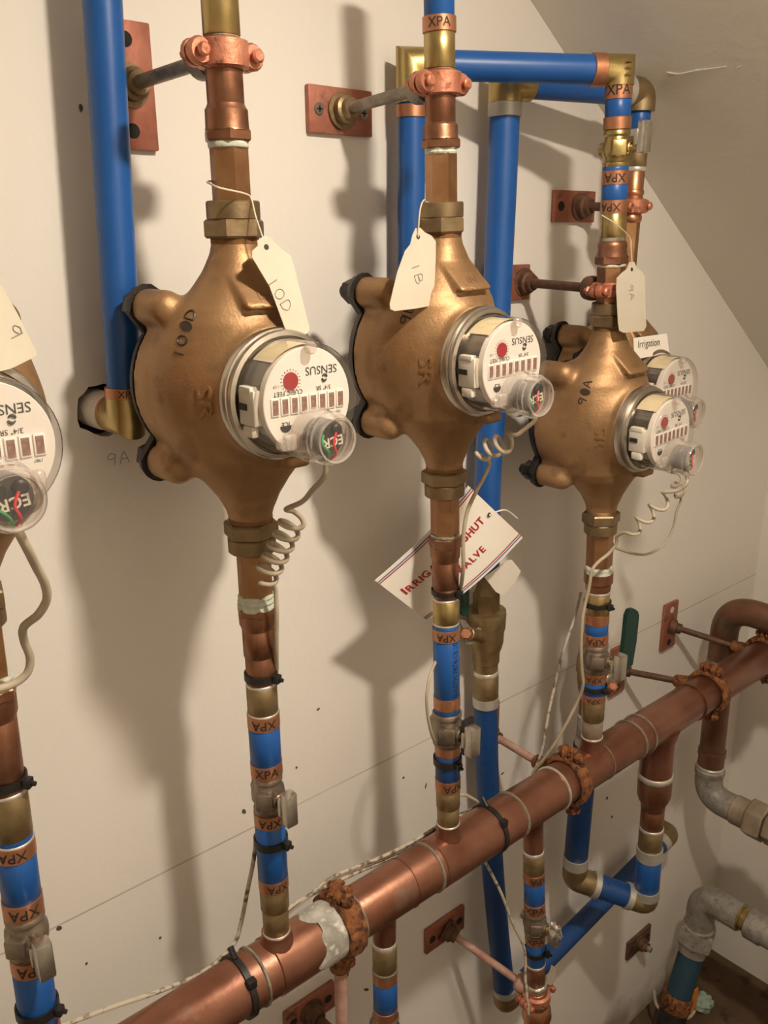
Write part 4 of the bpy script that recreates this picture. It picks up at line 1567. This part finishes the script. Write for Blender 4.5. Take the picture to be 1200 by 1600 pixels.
RI.hex('valve_collar', 926, 958, 42, 'bronze_nut', .4)
RI.seg('check_valve', [(952, 44), (953, 62), (958, 63), (980, 60), (986, 56), (1002, 54), (1012, 48), (1016, 43), (1032, 42), (1034, 38), (1048, 37)], 'brass_dull')
RI.tube('solder_joint', 1046, 1053, 40, 'solder')
RI.tube('solder_adapter', 1051, 1090, 39.5, 'brass_dull')
RI.ring(1087, 1101, 41, 'steel_ring')
LB = at(789, 1564, dI)
RT2 = at(1046, 1303, dI)
P = spline([at(759, 1098, dI), at(761, 1200, dI), at(768, 1330, dI), at(778, 1450, dI), LB + Vector((0, 0, .012))], 8)
part('pex_tube', sweep(P, rI * .97, 28), 'pex_shaded_dirty', t)
hd = (RT2 - LB).normalized()
part('elbow', elbow([LB + Vector((-.002, 0, .020)), LB, LB + hd * .034], .0178, 24), 'brass_dull', t)
part('crimp_ring', cyl(LB + Vector((-.002, 0, .020)), LB + Vector((-.003, 0, .030)), .0178, 28), 'steel_ring', t)
part('crimp_ring', cyl(LB + hd * .034, LB + hd * .046, .0180, 28, .0006), 'steel_ring', t)
part('pex_tube', cyl(LB + hd * .03, RT2 - hd * .018, rI * .98, 28), 'pex_shaded_dirty', t)
part('crimp_ring', cyl(RT2 - hd * .034, RT2 - hd * .019, .0180, 28, .0006), 'steel_ring', t)
part('elbow', elbow([RT2 - hd * .020, RT2, RT2 + Vector((0, .034, 0))], .0178, 24), 'brass_dull', t)

# its shut-off lever, behind the 9B riser
p = RI.P(985)
t = thing('lever_valve', 'shut-off lever with green handle behind the blue pipe, under the irrigation card', 'valve', p)
part('valve_body', cyl(p + Vector((-.015, -.008, 0)), at(731, 990, .049), .0085, 18, .001), 'brass_dull', t)
part('lever_strap', slab([at(716, 966, .048), at(724, 968, .048), at(736, 984, .048), at(748, 980, .046), at(752, 990, .046), at(738, 1004, .048), at(724, 1006, .048), at(722, 985, .048)], (0, -1, 0), .003), 'galvanised', t, smooth=False)
part('lever_nut', hexnut(at(728, 990, .051), at(728, 990, .060), .0080), 'copper', t)
part('lever_handle', slab([at(718, 960, .050), at(727, 960, .050), at(728, 880, .050), at(724, 872, .050), at(719, 876, .050)], (0, -1, 0), .006), 'green_lever', t, smooth=False)

# ------------------------------------------------------------------ supply in the corner
dC = .070
PC0 = at(1137, 946, dC)
PC1 = at(1110, 1196, dC)
PG = at(1112, 1232, dC)
t = thing('corner_supply_pipe', 'brown copper pipe with a wide bend in the corner, ending in a grey elbow', 'pipe', PC1)
rc = .0215
out = Vector((0, -1, 0))
part('copper_bend', sweep(fillet([PC0 - U * .10, PC0, PC0 + out * .12], .05, 12), rc * 1.06, 32), 'copper_old', t, 60)
part('copper_tube', cyl(PC0 - U * .09, PC1 + U * .01, rc, 32), 'copper_old', t)
part('copper_tube', cyl(PC0 + out * .10, PC0 + out * .45, rc, 32), 'copper_old', t)
part('solder_joint', cyl(PC0 - U * .098, PC0 - U * .105, rc * 1.10, 32, .001), 'solder_old', t)
part('solder_joint', cyl(PC0 + out * .118, PC0 + out * .126, rc * 1.10, 32, .001), 'solder_old', t)
n = (PG - PC1).normalized()
part('coupling', lathe(PC1 + U * .035, -U, [(0, rc), (.001, rc * 1.10), (.012, rc * 1.12), (.013, rc * 1.04), (.030, rc * 1.06)], 32), 'copper_old', t)
part('solder_joint', lathe(PC1 + U * .003, -U, [(0, rc * 1.08), (.002, rc * 1.14), (.006, rc * 1.08)], 32), 'solder', t)
part('elbow_collar', lathe(PC1 - U * .002, -U, [(0, rc * 1.10), (.003, rc * 1.2), (.012, rc * 1.2), (.016, rc * 1.08), (.022, rc * 1.08)], 32), 'galvanised', t)
PGo = PC1 - U * .062
part('grey_elbow', sweep(fillet([PC1 - U * .018, PGo, PGo + out * .062], .036, 10), rc * 1.12, 28), 'galvanised', t, 60)
part('union_collar', cyl(PGo + out * .052, PGo + out * .086, rc * 1.22, 32, .002), 'galv_brass', t)
part('union_nut', hexnut(PGo + out * .080, PGo + out * .112, rc * 1.62, .3, .003), 'galv_brass', t, 20)
part('union_nut', hexnut(PGo + out * .114, PGo + out * .140, rc * 1.48, .1, .003), 'galv_brass', t, 20)
part('copper_tube', cyl(PGo + out * .135, PGo + out * .42, rc * .95, 32), 'copper_old', t)
part('thread_tape', cyl(PGo + out * .138, PGo + out * .150, rc * 1.06, 28, .001), 'tape', t)

GE = at(1097, 1400, .085)
GD = at(1092, 1450, .085)
t = thing('corner_drain_pipe', 'crusted grey pipe bend in the corner above a dull blue pipe going to the floor', 'pipe', GD)
part('grey_bend', sweep(fillet([GD + U * .002, Vector((GD.x, GD.y, GE.z + .0)), Vector((GD.x, GD.y - .075, GE.z + .0))], .034, 10), .0262, 28), 'galvanised', t, 60)
gz = Vector((GD.x, GD.y, GE.z))
part('brass_nipple', lathe(gz + out * .068, out, [(0, .024), (.010, .024), (.011, .021), (.024, .021)], 28), 'brass', t)
part('grey_coupling', lathe(gz + out * .088, out, [(0, .024), (.003, .028), (.030, .028), (.034, .025), (.070, .026), (.074, .029), (.13, .029), (.135, .026), (.35, .026)], 28), 'galvanised', t, 40)
part('bend_collar', lathe(GD + U * .010, -U, [(0, .027), (.002, .030), (.010, .030), (.013, .028)], 28), 'galvanised', t)
n = (at(1060, 1556, .085) - GD).normalized()
part('union_nut', hexnut(GD - U * .002, GD + n * .038, .0345, .2, .004), 'galvanised', t, 20)
part('union_collar', lathe(GD + n * .036, n, [(0, .029), (.008, .026), (.016, .025)], 28), 'galvanised', t)
part('blue_tube', cyl(GD + n * .05, GD + n * .16, .0235, 28), 'blue_dirty', t)
part('rusty_band', lathe(GD + n * .135, n, [(0, .025), (.004, .028), (.03, .027), (.034, .025)], 28), 'rust', t, 60)
ql = GD + n * .15
L = (ql.z - .004) / -n.z
part('floor_socket', cyl(GD + n * .155, GD + n * (.15 + L), .0265, 28), 'dark_iron', t)
part('band_bolt', crumple(GD + n * .13 + Vector((-.034, .004, 0)), (.009, .007, .011), 8), 'rust', t)

# hanger rod with a red clamp carrying the grey pipe
hr = gz + out * .175
t = thing('hanger_rod', 'dark red threaded rod with a rusty red clamp around the grey corner pipe', 'rod', Vector((hr.x, hr.y, 0)))
part('rod', cyl(Vector((hr.x, hr.y, .002)), Vector((hr.x, hr.y, PGo.z - .03)), .0055, 14), 'rod_red', t)
part('clamp', join(lathe(hr - out * .011, out, [(0, .028), (0, .034), (.022, .034), (.022, .028)], 28, caps=False), crumple(hr + U * .038 , (.013, .012, .012), 4)), 'rust', t)
part('foot', lathe(Vector((hr.x, hr.y, .003)), U, [(0, .032), (.006, .03), (.010, .014), (.03, .012)], 18), 'rod_red', t)

# ------------------------------------------------------------------ paper tags
def tag_on(label, pts, d0, d1, hole, txt, size, string, grp='paper tags', rot=0.0, m='paper', cat='tag', sh=(0, 0), name='paper_tag'):
    ys = [p[1] for p in pts]
    y0, y1 = min(ys), max(ys)
    P = [at(px, py, d0 + (d1 - d0) * (py - y0) / (y1 - y0)) for px, py in pts]
    c = sum(P, Vector()) / len(P)
    t = thing(name, label, cat, c, grp)
    n = Vector((0, 0, 0))
    for i in range(len(P)):
        n += (P[i] - c).cross(P[(i + 1) % len(P)] - c)
    n.normalize()
    if n.dot(CAMPOS - c) < 0:
        n = -n
    sheet = part('sheet', slab([p - n * .0005 for p in P], n, .0005), m, t, smooth=False)
    if hole:
        hpt = at(hole[0], hole[1], d0 + (d1 - d0) * (hole[1] - y0) / (y1 - y0))
        part('eyelet', lathe(hpt + n * .0001, n, [(0, .0019), (.0004, .0019)], 14), 'ink', sheet)
    if txt:
        u = Vector((1, 0, 0))
        u = (u - n * u.dot(n)).normalized()
        v = n.cross(u)
        u2 = u * math.cos(rot) + v * math.sin(rot)
        v2 = n.cross(u2)
        O = c + u * sh[0] + v * sh[1] + n * .0003
        part('handwriting', stroke_vf(txt, O, u2, v2, size * .8, .00032), 'pencil_mid', sheet)
    if string:
        part('string', sweep(spline([at(*q) for q in string], 6), .00065, 6), 'string', t)
    return t, c, n


tag_on('cream paper tag reading 10D, tied to the neck of the meter',
       [(413, 368), (423, 371), (430, 380), (443, 392), (455, 400), (459, 415), (484, 514), (480, 521), (468, 525), (455, 524), (447, 517), (421, 447), (394, 402), (394, 392), (403, 384), (402, 376)],
       .178, .196, (416, 386), '10D', .010, [(340, 282, .118), (324, 284, .135), (330, 288, .160), (345, 294, .172), (384, 303, .160), (393, 312, .160), (400, 340, .170), (416, 387, .1795)], rot=-1.15, sh=(-.002, -.012))
tag_on('cream paper tag reading 1B, hung in front of the meter marked 9B',
       [(650, 356), (657, 356), (664, 363), (674, 368), (681, 377), (681, 400), (678, 470), (673, 478), (650, 482), (617, 486), (610, 483), (609, 475), (621, 425), (633, 392), (641, 382), (645, 366)],
       .154, .166, (653, 370), '1B', .011, [(690, 316, .125), (668, 316, .140), (662, 313, .152), (656, 330, .156), (653, 371, .1555)], rot=-1.35, sh=(.001, -.006))
tag_on('cream paper tag reading 9A, hung over the neck of the lower meter',
       [(984, 409), (991, 409), (995, 418), (1003, 424), (1008, 432), (1008, 470), (1010, 510), (1006, 517), (975, 520), (968, 517), (966, 505), (963, 450), (964, 434), (972, 426), (980, 420)],
       .160, .170, (987, 421), '9A', .010, [(940, 336, .150), (965, 352, .160), (984, 372, .158), (986, 390, .160), (988, 422, .1605)], rot=-1.45, sh=(0, 0.0))
tag_on('cream paper tag on the nearest meter, cut off by the left edge',
       [(-60, 420), (-20, 408), (0, 440), (30, 495), (58, 551), (56, 557), (40, 565), (17, 576), (-20, 585), (-60, 500)], .185, .205, None, '9', .010, None, rot=-1.0, sh=(.006, -.004))
t4, c4_, n4 = tag_on('small white slip of paper with Irrigation handwritten, on the farthest meter',
                     [(990, 528), (1042, 521), (1046, 552), (1000, 560), (991, 549)], .128, .136, None, None, 0, None, m='card', cat='label', name='paper_slip')
u = (at(1041, 534, .130) - at(995, 540, .130)).normalized()
v = n4.cross(u)
part('handwriting', text_on('Irrigation', c4_ + n4 * .0006 + v * .004, u, v, .0125, 0, -.004, 0.3), 'ink', t4.children[0], smooth=False)

# irrigation card
dK = .092
CL, CT, CR, CB = at(586, 907, dK + .006), at(732, 759, dK), at(817, 840, dK), at(668, 970, dK + .004)
t = thing('irrigation_card', 'white card reading Irrigation Shut Off Valve in red, with red and blue border lines', 'card', (CL + CR) / 2)
u = (CT - CL).normalized()
v = (CL - CB)
v = (v - u * v.dot(u)).normalized()
n = u.cross(v)
N = 10
V, F = [], []
for i in range(N + 1):
    for j in range(2):
        a, b = (CL, CT) if j else (CB, CR)
        s = i / N
        V.append(a + (b - a) * s + n * .006 * math.sin(PI * s))
k = len(V)
V += [p - n * .0006 for p in V]
for i in range(N):
    F.append((2 * i, 2 * i + 2, 2 * i + 3, 2 * i + 1))
    F.append((k + 2 * i + 1, k + 2 * i + 3, k + 2 * i + 2, k + 2 * i))
    F.append((2 * i, k + 2 * i, k + 2 * i + 2, 2 * i + 2))
    F.append((2 * i + 1, 2 * i + 3, k + 2 * i + 3, k + 2 * i + 1))
F += [(0, 1, k + 1, k), (2 * N + 1, 2 * N, k + 2 * N, k + 2 * N + 1)]
sheet = part('sheet', (V, F), 'card', t, 60)
WID, HGT = (CT - CL).length, (CL - CB).length


def on_card(s, q, lift=.0005):
    """point on the bent card: s along the text, q from lower (0) to upper edge (1)"""
    lo, hi = CB + (CR - CB) * s, CL + (CT - CL) * s
    return lo + (hi - lo) * q + n * (.006 * math.sin(PI * max(0, min(1, s))) + lift)


for q, m in ((.955, 'blue_ink'), (.925, 'red_ink'), (.075, 'red_ink'), (.045, 'blue_ink')):
    V, F = [], []
    for i in range(N + 1):
        V += [on_card(i / N, q - .007), on_card(i / N, q + .007)]
    F = [(2 * i, 2 * i + 2, 2 * i + 3, 2 * i + 1) for i in range(N)]
    part('border_line', (V, F), m, sheet, smooth=False)


def card_words(words, s0, s1, q0):
    """small capitals, first letters larger, set between s0 and s1 along the card"""
    def lay(size):
        glyphs, x = [], 0.0
        for wd in words.split(' '):
            for i, ch in enumerate(wd):
                sz = size * (1.22 if i == 0 else 1.0)
                V, F = text_vf(ch, 0.024)
                wch = (max(p.x for p in V) - min(p.x for p in V)) * sz
                glyphs.append((x + wch / 2, sz, V, F))
                x += wch + size * .10
            x += size * .35
        return glyphs, x - size * .45
    size = .016 * (s1 - s0) * WID / lay(.016)[1]
    glyphs, x = lay(size)
    vf = ([], [])
    for gx, sz, V, F in glyphs:
        mn = min(p.y for p in V)
        q = [on_card(s0 + (gx + p.x * sz) / WID, q0 + ((p.y - mn) * sz) / HGT) for p in V]
        vf = join(vf, (q, F))
    return vf


part('red_words', join(card_words('IRRIGATION SHUT', .055, .875, .545), card_words('OFF VALVE', .20, .70, .265)), 'red_ink', sheet, smooth=False)
hp = at(760, 803, dK) + n * .004
part('eyelet', lathe(hp, n, [(0, .0026), (.0003, .0026)], 16), 'ink', sheet)
part('string', sweep(spline([hp + n * .001, at(775, 800, dK - .01), at(788, 797, .075), at(797, 801, .07), at(808, 810, .066)], 5), .0011, 6), 'white_string', t)
t, c_, n_ = tag_on('blank white paper tag folded behind the lower corner of the irrigation card',
                   [(757, 902), (792, 876), (800, 875), (814, 892), (805, 910), (786, 931), (775, 925), (765, 912)], .080, .074, None, None, 0, None, m='card')
tag_on('small torn paper tag on the right hanging branch above the copper fitting',
       [(853, 1534), (862, 1508), (868, 1512), (869, 1520), (862, 1540), (855, 1538)], .155, .150, None, None, 0, None)


# ------------------------------------------------------------------ cables
def cable(label, pts, r, m, k=8, name='cable'):
    P = spline(pts, k)
    o = part(name, sweep(P, r, 10), m, None, 80)
    return tag(o, label, 'cable', 'meter cables')


def coil(A, B, turns, rad, k=14, lead=(0, 0)):
    """points of a helix between two points"""
    A, B = Vector(A), Vector(B)
    u, v, n = frame(B - A)
    L = (B - A).length
    return [A + n * L * i / (turns * k) + (u * math.cos(2 * PI * i / k) + v * math.sin(2 * PI * i / k)) * rad for i in range(turns * k + 1)]


cable('cream cable curling down from the nearest meter at the left edge', [CAPW[0] + Vector((0, 0, .006)), at(39, 850, .238), at(56, 884, .225), at(70, 912, .215), at(73, 936, .208), at(60, 960, .2), at(37, 980, .188),
      at(38, 1002, .18), at(47, 1028, .176), at(42, 1052, .174), at(18, 1070, .172), at(-20, 1080, .17)], .0027, 'cable')
A, B = at(464, 800, .195), at(413, 905, .172)
hx = coil(A, B, 6, .0088)
cable('cream coiled cable from the meter marked 10D, wound beside its lower nut', [CAPW[1] + Vector((0, 0, .006)), at(508, 742, .238), at(488, 766, .222), at(472, 784, .206)] + hx[4::2] +
      [at(428, 915, .17), at(432, 950, .168), at(432, 990, .163), at(432, 1022, .156), at(432, 1045, .148), at(430, 1060, .142)], .0020, 'cable', 6)
cable('dirty cream cable from the riser of meter 10D down to the left behind the main', [at(400, 1310, .128), at(396, 1345, .122), at(386, 1395, .112), at(377, 1440, .108), at(366, 1474, .108), at(335, 1506, .112), at(300, 1528, .115),
      at(240, 1552, .118), at(180, 1572, .12), at(110, 1598, .12), at(60, 1620, .12)], .0021, 'cable_dirty')
for i, (lab, m, oy, r) in enumerate((('pale cable of the bundle lying on the main between the risers', 'cable_dirty', 0, .0021), ('dark cable of the bundle lying on the main between the risers', 'cable_dark', 5, .0020),
                                     ('dirty cable of the bundle lying lowest on the main between the risers', 'cable_dirty', 10, .0020))):
    cable(lab, [at(300 - 20 * i, 1548 + oy, .112), at(370, 1500 + oy, .108), at(425, 1450 + oy * .7, .106), at(452, 1424 - oy * .5, .106), at(490, 1394 + oy * .2, .106), at(525, 1368 + oy, .106 + .003 * i), at(590, 1342 + oy * .7, .108),
                at(640, 1318 + oy * .9, .108), at(690, 1288 + oy, .108), at(735, 1266 + oy * .8, .112), at(757, 1258 + oy * .6, .116)], r, m)
A, B = at(800, 688, .225), at(752, 705, .195)
hx = coil(A, B, 3, .0085)
cable('cream cable with loose loops from the meter marked 9B', [CAPW[2] + Vector((0, 0, .006)), at(836, 655, .245), at(818, 672, .236), at(806, 680, .23)] + hx[4::2] + [at(764, 722, .185), at(758, 742, .18), at(744, 768, .176), at(730, 800, .172),
      at(724, 840, .17), at(724, 880, .168), at(722, 905, .160), at(719, 922, .150), at(714, 935, .138)], .0020, 'cable', 6)
cable('cream cable bowing out left of the ball valve below the meter marked 9B', [at(692, 1014, .127), at(684, 1028, .134), at(673, 1052, .148), at(667, 1085, .154), at(668, 1115, .154), at(674, 1145, .150), at(683, 1166, .138), at(690, 1180, .128)], .0017, 'cable')
cable('short cream cable arching to the strap on the main right of the 9B riser', [at(712, 1243, .128), at(726, 1242, .128), at(742, 1250, .126), at(754, 1260, .120)], .0019, 'cable')
cable('dirty cable running from the main down to the right hanging branch', [at(742, 1312, .118), at(752, 1335, .128), at(768, 1365, .132), at(785, 1400, .137), at(802, 1445, .142), at(818, 1478, .145), at(821, 1500, .146), at(821, 1530, .150),
      at(824, 1560, .158), at(826, 1588, .160)], .0018, 'cable_dirty')
A, B = at(1050, 772, .235), at(985, 830, .195)
hx = coil(A, B, 3, .0075)
cable('cream cable with stretched coils from the meter marked 9A, tied down its riser', [CAPW[3] + Vector((0, 0, .006)), at(1074, 752, .25), at(1060, 766, .242)] + hx[3::2] + [at(975, 832, .19), at(964, 838, .18), at(963, 850, .178), at(950, 866, .172),
      at(935, 878, .169), at(925, 892, .167), at(920, 920, .165), at(914, 945, .163), at(910, 970, .163), at(908, 1010, .163), at(909, 1045, .162), at(911, 1070, .161), at(904, 1092, .154), at(888, 1125, .146), at(868, 1160, .134),
      at(848, 1188, .118), at(832, 1210, .104)], .0020, 'cable', 6)
A, B = at(1053, 742, .165), at(1064, 774, .160)
hx = coil(A, B, 2, .0070)
cable('cream cable hanging in a wide loop from the farthest meter', [CAPW[4] + Vector((0, 0, .006)), at(1052, 730, .166)] + hx[2::2] + [at(1064, 780, .16), at(1057, 800, .158), at(1053, 820, .156), at(1044, 843, .154), at(1030, 857, .152),
      at(1010, 866, .150), at(990, 865, .148), at(970, 859, .149), at(946, 851, .149)], .0016, 'cable', 6)
cable('old brown cable hanging behind the riser of the meter marked 9A', [at(908, 925, .105), at(897, 968, .106), at(884, 1005, .106), at(874, 1040, .106), at(866, 1075, .106), at(858, 1110, .107), at(852, 1145, .108), at(846, 1175, .106), at(834, 1206, .100)], .0019, 'cable_dirty')
cable('pale cable lying in a loop by the foot of the corner pipe', [at(1022, 1548, .03), at(1026, 1570, .05), at(1040, 1585, .075), at(1058, 1592, .10), at(1076, 1590, .11), at(1085, 1580, .11)], .0030, 'cable')


# ------------------------------------------------------------------ litter on the floor in the corner
def floor_at(px, py, z=0.0):
    r = RIGHT * ((px - 600) / FPX) + DOWN * ((py - 800) / FPX) + FWD
    return CAMPOS + r * ((z - CAMPOS.z) / r.z)


p = floor_at(1098, 1576)
t = part('litter', crumple(p + U * .016, (.020, .018, .017), 61), 'litter_green', None, 20)
tag(t, 'crumpled pale green scrap on the floor in the corner', 'litter')
p = floor_at(1083, 1580)
t = part('litter', slab([p + Vector(q) for q in ((-.012, 0, .003), (.012, -.004, .003), (.015, .004, .05), (-.010, .006, .048))], (-.6, -.7, 0), .004), 'litter_orange', None, smooth=False)
tag(t, 'small orange scrap standing against the foot of the corner pipe', 'litter')

for o in bpy.data.objects:
    if '_root' in o:
        del o['_root']
